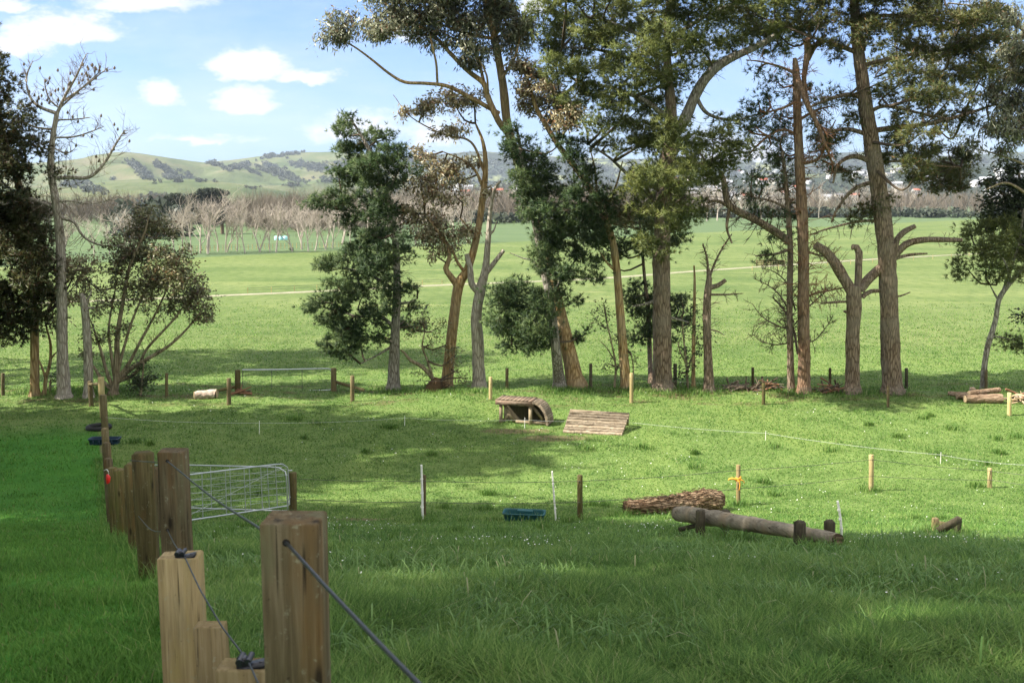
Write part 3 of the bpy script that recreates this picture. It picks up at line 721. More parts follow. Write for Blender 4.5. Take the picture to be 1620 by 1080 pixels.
# 7 dead grey forked trunk
tree('dead_forked_tree', 'bare grey dead trunk forking into sawn stubs, next to the orange gum', 'dead tree',
     [(758,615,11),(756,550,10),(754,500,9.5),(760,458,8.5),(768,425,6),(772,380,4.6),(776,330,3.4),(782,300,2.6),(792,286,1.6)], 'bark_dead',
     limbs=[[(757,462,6),(746,448,6),(744,425,5),(738,402,4.4)],[(768,434,4.6),(780,418,4.4),(790,405,4),(797,396,3.6)],[(774,372,2.4),(781,365,1.8),(786,350,.8)]], group=PINES, seed=23, twiggy=[(0,12,.5,dict(t0=.45,up=.2))], twig='twig_dead')
# 8 tall gum leaning, orange base, high crown out of the frame
tree('tall_gum_tree', 'tallest gum leaning with rough orange base and long bare limbs reaching over the sky', 'tree',
     [(912,612,15,0),(897,545,13,.3),(880,475,11,.5),(862,400,10,.7),(846,340,9,.8),(824,270,8.5,.8),(804,205,8,.8),(795,130,7,.6),(782,60,6,.3),(770,10,5,0),(760,-50,3.4,0)], 'bark_orange',
     limbs=[[(806,215,5.5,.8),(788,190,5.5),(771,152,5),(765,132,4.6),(740,112,4),(712,84,3.4),(690,60,2.6),(660,40,2),(625,36,1)],
            [(790,180,4,.3),(740,152,3.6,0),(706,136,3.2),(672,132,2.8),(640,130,2.6),(615,116,2.2),(585,92,1.8),(560,74,1.4),(540,64,1)],
            [(767,136,3,0),(755,90,2.6),(742,70,2.2),(715,60,1.6),(690,45,1)],[(692,130,2.2),(690,100,2,-.3),(683,70,1.6,-.5),(678,40,1)],[(793,125,2.8),(815,90,2.2),(822,60,1.4)],[(772,152,2.2),(770,120,1.8,-.5),(758,95,1.2,-.6)],[(706,72,2),(690,62,1.6),(655,52,1.1),(620,55,.7)],[(782,62,3),(740,54,2.4),(700,40,1.8),(660,28,1)]],
     blobs=[(533,44,26,22,0,1),(516,58,14,10,0,.8),(552,32,16,12,0,.9),(608,38,32,26),(590,50,14,12,0,.8),(640,22,36,24),(675,30,34,24),(712,20,36,26),(745,40,30,26),(690,60,26,14,0,.6),(722,70,24,16,0,.6),(745,68,16,18),(748,95,18,18,0,.8),(780,20,36,26),(815,30,30,30),(826,58,20,24),(800,60,20,20,0,.7),(760,-20,60,26),(690,-20,60,26),(620,-15,50,24),(700,-70,70,34),(790,-75,70,36),(740,-120,60,30),(815,80,16,16,0,.6),(760,82,22,14,0,.7),(650,55,20,12,0,.6)],
     leafm='gum_green', style='leaf', group=PINES, seed=24, crown_kw=dict(GUMKW, dens=15, leaf=(.22, .058, 1.1)), rough=.04)
# 9 small pine in front of the leaning gum
tree('pine_tree', 'dark pine with a pale narrow trunk growing tight against the leaning orange gum', 'tree',
     [(886,613,10,-.6),(880,555,8.5,-.6),(874,500,7.5,-.5),(864,440,7,-.4),(852,380,6,-.4),(840,320,5,-.4),(828,260,4,-.4),(818,205,2,-.4)], 'bark_grey',
     limbs=[[(874,505,3.4),(845,490,2.6),(810,480,1.4),(785,478,.7)],[(868,470,3),(890,440,2.4),(915,405,1.2)],[(856,400,3),(885,380,2.4),(915,360,1.4)],[(845,345,3),(880,325,2.4),(915,310,1.2)],[(876,520,2.6),(850,525,2),(810,530,1)],[(872,480,2.4),(850,420,1.8),(826,408,1),(806,400,.6)]],
     blobs=[(812,208,12,16),(822,232,22,18),(808,245,14,14),(840,255,28,20),(860,275,30,18),(830,280,26,16),(860,298,34,18),(895,300,26,18),(920,315,22,18),(845,315,24,16),(885,335,34,20),(925,345,20,16),(905,365,30,16),(865,372,26,14),(880,398,30,20),(915,405,26,16),(860,420,20,14),(895,430,26,14),(790,455,16,14),(815,460,30,18),(845,470,26,18),(800,482,30,20),(835,495,36,20),(865,490,20,20),(790,508,22,16),(815,520,36,18),(850,525,30,20),(835,548,28,14),(810,545,18,12),(880,460,18,16),(905,480,14,12),(918,530,10,12,.4,.8),(868,545,14,14),(940,440,10,8),(900,250,24,16,-.8,.8),(930,280,26,18,-.9),(950,310,24,16,-.9),(960,345,26,16,-.9),(945,375,22,16,-.9),(890,225,18,12,-.8,.7),(915,225,18,12,-.8,.6),(850,335,26,18,-1),(870,355,26,18,-1),(862,400,26,16,-1),(880,440,22,14,-1.),(835,300,22,18,-1)],
     leafm='pine_dark', group=PINES, seed=25, crown_kw=dict(dens=9, spread_dd=1.0, bias=-.7), twiggy=[(0,26,.8,dict(t0=.25,up=-.1))])
# 10 second orange gum
tree('gum_tree', 'slender orange gum whose trunk shows between the leaning gum and the broad pine', 'tree',
     [(991,614,9,-.4),(986,555,8),(981,490,7),(975,420,6.4),(966,370,6),(945,320,5.4),(918,275,5),(885,232,4.5),(862,195,4),(848,170,3.4),(838,135,2.6),(828,105,1.4)], 'bark_orange',
     limbs=[[(945,318,2.6),(943,290,2.2),(940,262,1.6),(933,234,.8)],[(950,330,2.2),(972,300,1.8),(985,255,1)],[(880,225,2.2),(905,195,1.6),(915,180,.8)],[(975,430,2.2),(962,418,1.6),(950,400,.8)]],
     blobs=[(822,98,22,18,0,.9),(838,118,26,20,0,.9),(860,140,28,18),(845,165,24,18),(880,160,26,18),(900,185,22,24),(872,190,18,16),(825,150,16,18,0,.6),(962,320,36,18,.5,.8),(985,340,26,18,.5,.8),(940,330,20,14,.3,.8)],
     leafm='gum_brown', style='leaf', group=PINES, seed=26, crown_kw=dict(GUMKW), rough=.03)
# 11 broad pine
tree('pine_tree', 'broad bright green pine with the widest crown and a flared thick trunk', 'tree',
     [(1048,614,16),(1048,560,15),(1047,480,14.5),(1047,400,14),(1049,330,13),(1054,260,12),(1062,215,11),(1060,150,8),(1055,80,6),(1060,0,5),(1068,-60,3)], 'bark_brown',
     limbs=[[(1060,222,9),(1082,190,9),(1098,155,8.5),(1118,122,8),(1150,95,7),(1200,72,5),(1250,40,3),(1280,10,1.6)],[(1060,190,5),(1020,160,4),(970,140,3),(915,130,1.5)],[(1058,130,5),(1010,100,4),(950,80,2.6),(890,75,1.2)],[(1056,80,4),(1000,50,3),(940,25,1.5)],[(1052,270,5),(1100,262,4),(1150,245,2.6),(1190,240,1.2)],[(1050,300,4.5),(1005,285,3.4),(965,250,2),(930,228,1)],[(1062,60,4),(1110,30,3),(1160,5,1.6)],[(1100,152,4),(1120,180,3),(1160,190,2),(1195,182,1)],[(1048,470,3.5),(1025,480,2.6),(1000,485,1.2)],[(1048,500,3),(1072,505,2.2),(1090,510,1)]],
     blobs=[(862,22,22,26),(885,40,30,26),(870,75,26,22),(905,75,36,20),(930,40,40,22),(965,15,44,26),(955,60,40,18),(990,45,36,20),(1010,75,36,18),(1030,20,40,26),(1060,60,40,22),(1090,25,40,26),(1105,75,40,18),(1145,20,40,26),(1150,62,40,20),(1190,45,36,24),(1225,20,36,26),(1230,70,34,16),(1265,40,30,24),(880,105,34,16),(925,110,40,18),(965,100,40,16),(1000,120,40,20),(1040,105,36,20),(1075,118,34,18),(1120,100,24,14),(915,145,36,16),(950,155,30,16),(985,160,34,18),(1025,165,36,20),(1060,155,24,18),(905,175,20,16),(945,195,26,14),(985,195,30,16),(1020,205,34,18),(1055,200,26,16),(960,225,22,14),(1000,232,30,14),(1035,235,30,16),(1090,228,36,20),(1130,222,34,18),(1165,238,24,14),(1070,255,36,18),(1110,258,40,16),(1150,258,26,14),(1040,275,36,18),(1080,285,40,18),(1120,282,26,14),(1010,290,26,14),(1055,308,30,14),(1090,310,30,12),(1040,330,30,12),(1075,335,26,12),(1010,330,26,14),(1035,358,28,14),(1065,362,24,12),(1030,385,24,12),(1055,395,18,10),(1000,310,24,14),(1100,335,22,10),(1020,270,28,14),(1060,235,26,12),(1075,205,20,10),(1040,225,26,12),(1145,195,24,10,0,.7),(1185,185,14,10,0,.7),(900,-15,50,22),(980,-20,60,24),(1060,-25,60,26),(1150,-25,60,26),(1230,-20,50,24),(1040,60,30,18),(930,-60,70,30),(1060,-75,80,34),(1180,-60,70,30),(1000,-110,70,30),(1110,-115,70,30)],
     leafm='pine_bright', group=PINES, seed=31, crown_kw=dict(spread_dd=4., dens=8.5, bias=-1.3), twiggy=[(0,40,1.,dict(t0=.3,up=-.1)),(1,20,1.,dict(up=-.2))], limb_bark='bark_grey')
# low dark regrowth on the same place: a small pine of its own behind the broad trunk
tree('pine_tree', 'low dark pine sapling behind the thick flared trunk', 'tree',
     [(1030,606,5,1.2),(1028,560,4.4,1.4),(1026,500,4,1.4),(1020,440,3,1.4),(1015,380,2.4,1.4),(1010,330,1.4,1.4)], 'bark_brown',
     limbs=[[(1026,520,2,1.4),(1060,505,1.6,1.4),(1085,500,.8,1.4)],[(1026,500,2,1.4),(1000,480,1.4,1.4)]],
     blobs=[(1010,468,26,20,1.4),(1040,470,26,18,1.5),(1068,480,22,18,1.3),(1005,495,22,18,1.2),(1035,505,30,20,1.5),(1075,505,22,14,1.3),(1015,528,26,16,1.4),(1050,530,20,14,1.6),(950,385,24,16,1),(978,398,22,14,1),(1000,372,26,18,1.2),(955,412,22,12,1),(1030,395,26,16,1.2),(940,360,22,18,1),(1075,385,20,16,1.2),(1030,355,30,16,1.4),(1065,352,26,14,1.2),(985,350,22,14,1)],
     leafm='pine_dark', group=PINES, seed=32, crown_kw=dict(spread_dd=1.))
# 12 broken slim trunk with pale bare stems, thin orange pole, dark shrub
tree('dead_broken_tree', 'broken brown trunk with a thin pale stem rising from its snapped top', 'dead tree',
     [(1122,618,9),(1120,560,7.5),(1118,500,7),(1120,460,6.5),(1122,440,5),(1120,425,3)], 'bark_brown',
     limbs=[[(1121,455,4.6),(1135,452,4.4),(1148,443,4)],[(1122,440,2.4),(1130,418,2),(1143,392,1.6),(1158,370,1)],[(1120,445,2.4),(1119,412,1.8),(1112,385,1)],[(1121,466,2),(1150,466,1.4),(1176,464,.6)],[(1119,520,1.6),(1135,524,1.2),(1146,530,.5)],[(1118,505,5.5),(1112,505,5)]],
     group=PINES, seed=33, twig='twig', twiggy=[(2,20,.8,dict(up=0)),(3,18,.8,dict(up=0)),(4,10,.5,dict(up=-.2)),(0,20,.9,dict(t0=.5,up=0))])
tree('dead_sapling', 'thin leafless orange pole of a sapling beside the dark leafy shrub', 'dead tree',
     [(1097,614,3.4),(1097,560,3),(1098,500,2.6),(1099,450,2.2),(1098,420,1.4)], 'bark_orange', group=PINES, seed=34, twiggy=[(0,10,.4,dict(t0=.3))])
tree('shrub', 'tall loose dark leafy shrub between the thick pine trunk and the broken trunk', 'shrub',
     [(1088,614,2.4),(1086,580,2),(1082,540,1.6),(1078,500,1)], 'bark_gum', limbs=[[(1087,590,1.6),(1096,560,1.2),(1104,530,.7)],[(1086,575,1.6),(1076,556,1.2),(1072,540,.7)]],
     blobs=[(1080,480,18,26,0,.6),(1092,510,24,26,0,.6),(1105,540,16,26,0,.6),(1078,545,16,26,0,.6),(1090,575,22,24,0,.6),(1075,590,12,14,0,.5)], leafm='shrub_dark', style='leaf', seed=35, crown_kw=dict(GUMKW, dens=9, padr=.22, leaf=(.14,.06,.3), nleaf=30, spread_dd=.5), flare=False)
# 13/14 slim trunk and reddish snapped pine
tree('dead_slim_tree', 'slim dark trunk with few needles left, close beside the snapped reddish pine', 'dead tree',
     [(1251,618,6),(1250,560,5.4),(1249,480,5),(1250,400,4.6),(1247,340,4.4),(1243,290,3.6),(1238,240,2.2)], 'bark_brown',
     limbs=[[(1250,382,7),(1220,362,7),(1190,345,6.6),(1160,330,6.2),(1150,318,5.6),(1146,290,5),(1140,272,4)],[(1152,326,3.2),(1135,318,2.6),(1118,320,1.6)],[(1249,395,2.6),(1225,402,2),(1195,405,1.2)],[(1246,330,2.6),(1220,318,2),(1190,312,1.2)],[(1154,330,3),(1150,360,2.2),(1158,385,1.4)]],
     blobs=[(1235,300,16,20,.3,.6),(1245,330,16,20,.3,.6),(1215,345,14,12,0,.5),(1215,412,10,14,0,.9),(1235,270,18,14,.3,.8),(1195,330,14,10,0,.7),(1225,250,22,14,.5,.8),(1250,290,18,14,.6,.8),(1205,290,20,12,.2,.6),(1175,305,18,10,.2,.5),(1255,345,18,18,.6,.8),(1225,375,16,12,.2,.5),(1240,215,20,12,.4,.6),(1190,280,22,10,0,.5)], leafm='pine_dark', group=PINES, seed=36,
     twiggy=[(0,80,1.2,dict(t0=.25,up=-.1,sub=4,r=.021)),(1,60,1.3,dict(up=.1,sub=4,r=.021)),(3,26,1.,dict(up=-.1)),(4,26,1.,dict(up=-.1)),(2,20,.9,dict(up=0))], crown_kw=dict(dens=9, tuft=(16, 10)))
tree('snapped_pine_tree', 'reddish brown pine snapped off high up, with torn twiggy branches hanging from it', 'dead tree',
     [(1272,620,11),(1272,550,10.5),(1271,470,10),(1271,400,9.6),(1268,320,9.2),(1264,240,8),(1261,170,6.6),(1259,110,6),(1257,92,3)], 'bark_red',
     limbs=[[(1260,120,5,-.4),(1275,160,4.4,-1),(1292,195,3.6,-1.2),(1308,235,2.4,-1.2),(1318,262,1.2)],[(1276,62,5,-.3),(1278,80,5.4),(1275,100,4.6),(1272,130,3.4),(1280,170,2.2)],[(1264,190,2.6),(1290,175,2),(1315,168,1)],[(1265,215,2.6),(1240,205,2),(1215,215,1.2)],[(1264,120,2.6),(1240,108,2.4),(1205,98,1.6),(1180,95,.8)],[(1278,95,4,.2),(1290,72,4.2,.2),(1306,56,3,.2)],[(1262,160,2.4,-.3),(1236,172,2,-.5),(1212,178,1.2)],[(1266,260,3),(1296,250,2.4),(1310,215,1.6),(1322,190,.9)],[(1270,395,2),(1300,405,1.6),(1320,402,.8)],[(1271,470,2),(1300,462,1.6),(1335,455,1.)]],
     blobs=[(1240,185,22,14,.5,.7),(1205,182,22,14,.5,.7),(1225,205,18,12,.4,.7),(1195,200,14,10,.2,.6),(1290,185,16,14,.8,.6),(1300,215,16,14,.8,.5),(1180,250,16,10,.6,.5),(1215,235,18,12,.6,.5),(1240,250,20,14,.8,.6),(1300,255,14,14,.8,.5),(1215,150,16,10,.5,.6),(1200,115,18,10,.5,.6),(1230,130,18,10,.5,.6),(1290,200,22,18,1,.8),(1310,235,20,16,1,.7),(1250,160,22,12,.6,.7),(1210,215,22,12,.4,.7),(1315,275,18,12,1,.6),(1235,235,22,12,.8,.8),(1280,140,20,12,.5,.5),(1200,160,22,12,.5,.7),(1175,200,18,10,.5,.6)], leafm='pine_dark', group=PINES, seed=37, twig='twig_red',
     twiggy=[(1,40,1.1,dict(up=-.3)),(2,12,.7,dict(up=-.2)),(3,20,.9,dict(up=0)),(4,20,.9,dict(up=0)),(5,16,.9,dict(up=.1)),(7,18,.8,dict(up=0)),(8,34,1.,dict(up=.1)),(0,95,1.3,dict(t0=.3,up=-.05,sub=4,r=.021)),(9,24,.9,dict(up=.1)),(10,32,1.,dict(up=.1))], crown_kw=dict(dens=9, tuft=(16, 10)), rough=.05)
# leafless tangle low down
tree('dead_shrub', 'fine leafless brown tangle of twigs around the two slim trunks', 'shrub',
     [(1262,560,2,-.5),(1255,520,2),(1240,490,1.6),(1222,470,1)], 'bark_brown', limbs=[[(1255,522,1.6,-.5),(1230,515,1.4,-.5),(1205,500,1,-.5),(1190,480,.6,-.5)],[(1256,510,1.6,-.5),(1236,470,1.3,-.5),(1216,452,.9,-.5),(1192,440,.6)],[(1262,530,1.6,-.5),(1285,540,1.3),(1305,520,.8),(1318,500,.5)],[(1258,490,1.5,-.5),(1246,450,1.2),(1225,430,.8),(1205,425,.5)],[(1258,540,1.5,-.4),(1230,545,1.2),(1205,540,.8),(1190,528,.5)],[(1262,500,1.5,-.4),(1285,480,1.2),(1305,462,.8),(1318,450,.5)]],
     seed=38, twiggy=[(i,26,.75,dict(up=.15,r=.016,sub=5)) for i in range(0,7)], flare=False, sides=6, d=41.5)
# 15 pollarded tree
tree('pollarded_tree', 'pollarded tree with thick sawn limbs reaching out like arms', 'tree',
     [(1349,620,13),(1349,560,12.5),(1350,510,12),(1351,470,13),(1352,452,12)], 'bark_brown',
     limbs=[[(1348,462,9),(1335,440,8.5),(1318,412,8),(1302,395,7.5),(1290,388,6.5)],[(1357,456,7),(1358,425,6.4),(1359,400,6),(1355,391,5.4),(1348,391,5)],[(1360,458,9),(1376,440,8.5),(1396,422,8),(1412,408,8),(1416,390,7),(1420,378,5.5),(1432,366,5.5),(1448,358,4)],[(1414,405,5.5),(1432,387,5.2),(1455,380,4.6),(1490,379,4),(1522,380,3)],[(1400,424,3.6),(1415,410,3.2),(1440,403,2.6),(1467,401,1.4)],[(1364,470,4.4),(1378,461,3.8),(1414,460,2.2)],[(1350,496,4),(1335,492,2)],[(1343,477,2.2),(1318,478,1.8),(1298,480,1)]],
     group=PINES, seed=39, twig='twig_dead', twiggy=[(1,26,1.,dict(up=0,t0=.5)),(8,20,.6,dict(up=.1)),(4,8,.5,dict(up=.3,t0=.5)),(6,6,.4,dict())], rough=.09)
# 16 tall straight pine
tree('pine_tree', 'tall straight pine with flat spreading boughs in the gap above the pollarded tree', 'tree',
     [(1411,620,17),(1409,560,15.5),(1406,480,15),(1402,400,14.5),(1394,330,14),(1384,260,13),(1374,200,12),(1366,140,11),(1358,80,9.5),(1352,20,8),(1350,-50,6)], 'bark_brown',
     limbs=[[(1368,155,4.6),(1340,150,4),(1310,158,3),(1280,170,1.4)],[(1378,215,4),(1345,205,3.6),(1315,208,2.8),(1290,218,1.4)],[(1376,208,4.4),(1420,202,4),(1470,196,3.2),(1525,182,2.6),(1575,165,1.4)],[(1384,262,4),(1365,250,4.4),(1345,248,3.8),(1325,262,2.4),(1318,290,1.4)],[(1362,105,4),(1400,95,3.4),(1450,85,2.4),(1500,78,1.2)],[(1360,85,4),(1320,70,3.2),(1285,60,1.6)],[(1390,290,3),(1380,262,2.6,.6),(1415,255,2,.8),(1480,262,1.4),(1520,265,.8)],[(1388,285,3.6),(1350,300,3),(1325,330,2.2),(1315,352,1.2)],[(1354,35,4),(1400,25,3),(1470,30,2),(1520,40,1)],[(1398,350,2.6),(1360,350,2.4),(1310,362,1.6),(1280,372,.8)],[(1409,470,2),(1425,468,1.6),(1440,462,1)],[(1372,180,3.4),(1400,168,3),(1450,178,2.2),(1500,188,1)]],
     blobs=[(1300,15,34,20,0,.8),(1275,35,26,14,0,.7),(1330,35,30,16,0,.8),(1375,20,26,22),(1405,40,30,20),(1440,25,36,22),(1480,20,34,22),(1510,45,36,22),(1550,25,30,20),(1420,70,34,16),(1455,75,34,18),(1495,85,34,18),(1535,80,30,18),(1560,60,26,20),(1400,100,26,14),(1440,110,34,16),(1480,118,34,16),(1525,118,34,18),(1560,110,26,16),(1300,75,24,10,0,.5),(1325,85,22,8,0,.5),(1420,135,28,12),(1465,145,34,12),(1510,150,30,12),(1315,150,22,12,0,.6),(1345,160,18,12,0,.5),(1430,180,30,9),(1470,185,30,8),(1410,205,20,8,0,.7),(1455,212,34,10),(1500,205,26,9,0,.8),(1525,195,22,8,0,.8),(1420,232,20,12),(1455,235,30,9,0,.8),(1500,262,28,16),(1480,275,30,14),(1455,262,24,12),(1515,275,18,14),(1400,252,18,14),(1325,215,16,12,0,.5),(1300,225,18,10,0,.5),(1340,270,14,12,0,.4),(1375,330,16,12,0,.6),(1360,350,18,12,0,.6),(1395,318,12,10,0,.5),(1310,-10,60,20),(1400,-20,70,24),(1490,-20,70,24),(1350,185,14,10,0,.4),(1330,-70,70,28),(1430,-70,80,30),(1380,-115,70,28),(1430,248,24,12,1),(1470,240,26,10,1),(1500,238,24,10,1),(1525,255,22,12,1),(1490,290,26,12,1),(1450,285,20,10,1),(1520,300,18,10,1),(1425,215,22,10,.8,.8),(1470,160,34,10,1,.8),(1510,175,30,10,1,.8),(1440,155,26,10,0,.8),(1395,150,16,10,1,.6),(1185,20,30,22,2,.8),(1225,50,26,18,2,.7),(1340,55,26,14,0,.6),(1365,60,20,16,-1,.6)],
     leafm='pine_olive', group=PINES, seed=40, crown_kw=dict(dens=10, spread_dd=4.5), limb_bark='bark_brown',
     twiggy=[(0,90,1.2,dict(t0=.35,up=-.1)),(1,22,1.,dict(up=-.1)),(2,26,1.,dict(up=0)),(3,20,.8,dict(up=.1)),(4,16,.8,dict(up=0)),(8,24,1.,dict(up=0,cones=1)),(6,18,.8,dict(up=0)),(10,16,.8,dict(up=0))])
# 17 leaning young pine
tree('pine_tree', 'young green pine on a thin leaning trunk behind the stacked logs', 'tree',
     [(1556,617,5.5),(1556,590,5),(1562,550,4.8),(1574,510,4.6),(1580,475,4.6),(1592,455,4),(1612,432,3.4),(1640,405,2.4),(1655,370,1)], 'bark_grey',
     limbs=[[(1581,476,2),(1574,466,1.4),(1566,450,.8)],[(1600,446,2),(1590,415,1.6),(1570,390,.8)],[(1566,530,1.4),(1590,535,1.2),(1610,540,.7)],[(1584,470,3,.2),(1610,390,2.4,.4),(1620,330,1.6,.5)]],
     blobs=[(1535,372,20,14),(1560,362,24,14),(1545,395,34,16),(1585,385,30,18),(1530,425,22,14),(1560,420,30,16),(1595,412,28,18),(1580,440,26,10),(1610,440,14,14),(1600,360,24,16),(1625,390,30,24),(1590,535,18,10,0,.8),(1610,545,16,12,0,.8)],
     leafm='pine_bright', group=PINES, seed=41, crown_kw=dict(spread_dd=.9))
# 18 gum at the picture edge, trunk outside
tree('gum_tree', 'grey green gum whose leafy boughs hang into view from the picture edge', 'tree',
     [(1700,622,12),(1695,520,11),(1688,400,10),(1676,280,8),(1660,150,6),(1650,40,4),(1645,-40,2)], 'bark_gum',
     limbs=[[(1676,270,4),(1640,220,3),(1600,200,2),(1565,190,1)],[(1665,180,4),(1630,130,3),(1590,110,2),(1550,100,1)],[(1655,90,3),(1610,40,2.4),(1570,15,1.8),(1500,5,1)],[(1685,360,4),(1640,320,3),(1595,290,2),(1560,300,1)],[(1680,300,3),(1630,265,2.2),(1580,245,1.4),(1540,235,.8)]],
     blobs=[(1610,60,22,28),(1600,95,26,24),(1580,125,24,20),(1615,130,20,30),(1600,165,26,22),(1585,195,26,20),(1615,200,20,26),(1570,150,18,16),(1590,30,26,24),(1560,95,18,16,0,.7),(1545,225,22,14,0,.5),(1575,235,20,14,0,.6),(1560,15,26,18),(1650,80,40,40),(1650,180,40,40)],
     leafm='gum_green', style='leaf', group=PINES, seed=42, crown_kw=dict(GUMKW, dens=15, leaf=(.24, .05, 1.4)))
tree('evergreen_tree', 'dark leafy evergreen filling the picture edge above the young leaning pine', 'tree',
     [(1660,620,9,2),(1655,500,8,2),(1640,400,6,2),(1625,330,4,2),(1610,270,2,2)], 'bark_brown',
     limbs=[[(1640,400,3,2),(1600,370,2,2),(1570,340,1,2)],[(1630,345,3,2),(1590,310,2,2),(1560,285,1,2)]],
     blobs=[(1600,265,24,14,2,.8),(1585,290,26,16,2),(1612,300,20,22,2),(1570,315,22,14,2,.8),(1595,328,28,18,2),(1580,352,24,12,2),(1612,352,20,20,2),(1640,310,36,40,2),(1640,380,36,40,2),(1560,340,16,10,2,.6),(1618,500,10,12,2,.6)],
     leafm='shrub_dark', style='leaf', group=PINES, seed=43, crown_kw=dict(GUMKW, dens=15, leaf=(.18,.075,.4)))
# root clump and regrowth below the orange gum, pale regrowth
def root_clump():
    base = G(690, 617); d = base[1]; s = d / F; rng = np.random.RandomState(5)
    root = tag(empty('tree_stump', base), 'upturned stump with tangled earthy roots at the foot of the orange gum', 'stump')
    mb = MB()
    tube(mb, np.array([base + [-.1,-.5,-.05], base + [0,-.5,.3], base + [.1,-.45,.62]]), [.42,.36,.14], 10, .12, .2, rng)
    for i in range(46):
        a = rng.uniform(0, 2*pi); r = rng.uniform(.1, .5); b = base + np.array([cos(a)*r, -.5 + sin(a)*r*.7, rng.uniform(0, .55)])
        dv = unit(np.array([cos(a), sin(a), rng.uniform(-.5, .7)])) * rng.uniform(.15, .4)
        tube(mb, np.array([b, b + dv*.5 + rng.randn(3)*.05, b + dv + np.array([0, 0, -.06])]), [.035, .022, .008], 4, .1)
    mb.build('roots', M['roots'], root, True)
    st = MB(); pts, rr = limb_world([(690,604,4,-.5),(668,580,3.4,-.5),(650,570,2.8,-.5),(640,558,2.2,-.5),(634,553,1.2,-.5)], d); tube(st, pts, rr, 6, .15, .05, rng)
    pts2, rr2 = limb_world([(684,596,2.6,-.5),(676,570,2,-.5),(668,548,1.5,-.5),(672,525,.9,-.5)], d); tube(st, pts2, rr2, 6, .15)
    st.build('stem', M['bark_gum'], root, True)
    cm = MB(); crown(cm, [(668,505,20,18,-.5,.8),(690,520,20,20,-.5,.8),(655,525,16,18,-.5,.6),(705,545,14,16,-.5,.7),(680,545,16,14,-.5,.6),(725,585,16,12,-.5,.8),(676,590,12,14,-.5,.8),(735,598,12,8,-.5,.7),(722,560,12,12,-.5,.6)], d, np.concatenate([pts, pts2]), rng, 'leaf', dens=9, padr=.2, nleaf=34, leaf=(.14,.05,.4))
    cm.build('leaf_cluster', [M['gum_olive'], M['twig']], root)
root_clump()
tree('shrub', 'pale leafy gum regrowth at the base of the slender orange gum', 'shrub',
     [(972,612,2,-.3),(974,580,1.8,-.3),(968,545,1.4,-.3),(960,510,1,-.3)], 'bark_gum', limbs=[[(973,590,1.6),(985,568,1.2),(1000,560,.7)],[(972,570,1.4),(960,550,1),(950,540,.6)],[(1000,612,1.4,-.3),(1002,580,1.1,-.3),(998,560,.7,-.3)]],
     blobs=[(955,480,18,18,-.3,.6),(965,505,20,18,-.3,.6),(950,515,14,14,-.3,.5),(975,530,14,14,-.3,.5),(968,585,16,12,-.3,.8),(962,575,12,10,-.3,.7),(1000,565,12,14,-.3,.6),(990,540,12,14,-.3,.4)], leafm='shrub_pale', style='leaf', seed=52, crown_kw=dict(GUMKW, dens=8, padr=.2, leaf=(.12,.05,.4), nleaf=30, spread_dd=.3), flare=False)

# ------------------------------------------------------------------ shelter trees beside the lawn, whose shade lies over the grass
def shelter_trees():
    rng = np.random.RandomState(77)
    mb = MB(); mt = MB()
    tube(mt, np.array([[0,0,-.4],[.1,0,4],[0,.2,9],[.2,0,14]]), [.42,.34,.24,.06], 10, .5, .06, rng)
    for i in range(92):
        h = rng.uniform(.12, 1); r = 5.0 * (1 - .55 * h) * (.35 + .75 * math.sqrt(rng.rand())); a = rng.uniform(0, 2*pi)
        c = np.array([cos(a)*r, sin(a)*r, 3 + 11.5*h]); b = np.array([0, 0, c[2] - .25*r])
        tube(mt, np.array([b, .5*(b+c) + [0,0,-.1], c]), [.06,.035,.012], 4, mi=0, spline=False, cap=False)
        n = 60
        C = c + rng.randn(n, 3) * np.array([.66, .66, .36])
        needles(mb, C, unit(rng.randn(n, 3) + [0, 0, .5]), rng, 9, .42, .085)
    spots = [(-10.5,-1,1.2,0), (-11.5,4.6,1.22,1.2), (-13.5,9.6,1.2,2.3), (-16.2,14.0,1.22,3.9), (-18.8,18.6,1.28,.6), (-24.5,28.6,1.65,4.4), (-29.5,30.6,1.6,2.9), (-27,24.0,1.28,5.2), (-31,46.5,1.9,1.7)]
    first = None
    for i, (x, y, sc, rz) in enumerate(spots):
        if first is None:
            first = empty('shelter_tree', (0, 0, 0)); mt.build('trunk', [M['bark_brown']], first, True); mb.build('crown', [M['pine_dark']], first); r = first
        else:
            r = first.copy(); COL.objects.link(r)
            for ch in list(first.children):
                c = ch.copy(); COL.objects.link(c); c.parent = r
        r.location = (x, y, gz(x, y)); r.rotation_euler = (0, 0, rz); w_ = sc*.74 if sc < 1.8 else 1.; r.scale = (w_, w_, sc)
        tag(r, 'shelter tree beside the lawn whose shade lies across the grass', 'tree', 'shelter trees beside the lawn')
shelter_trees()

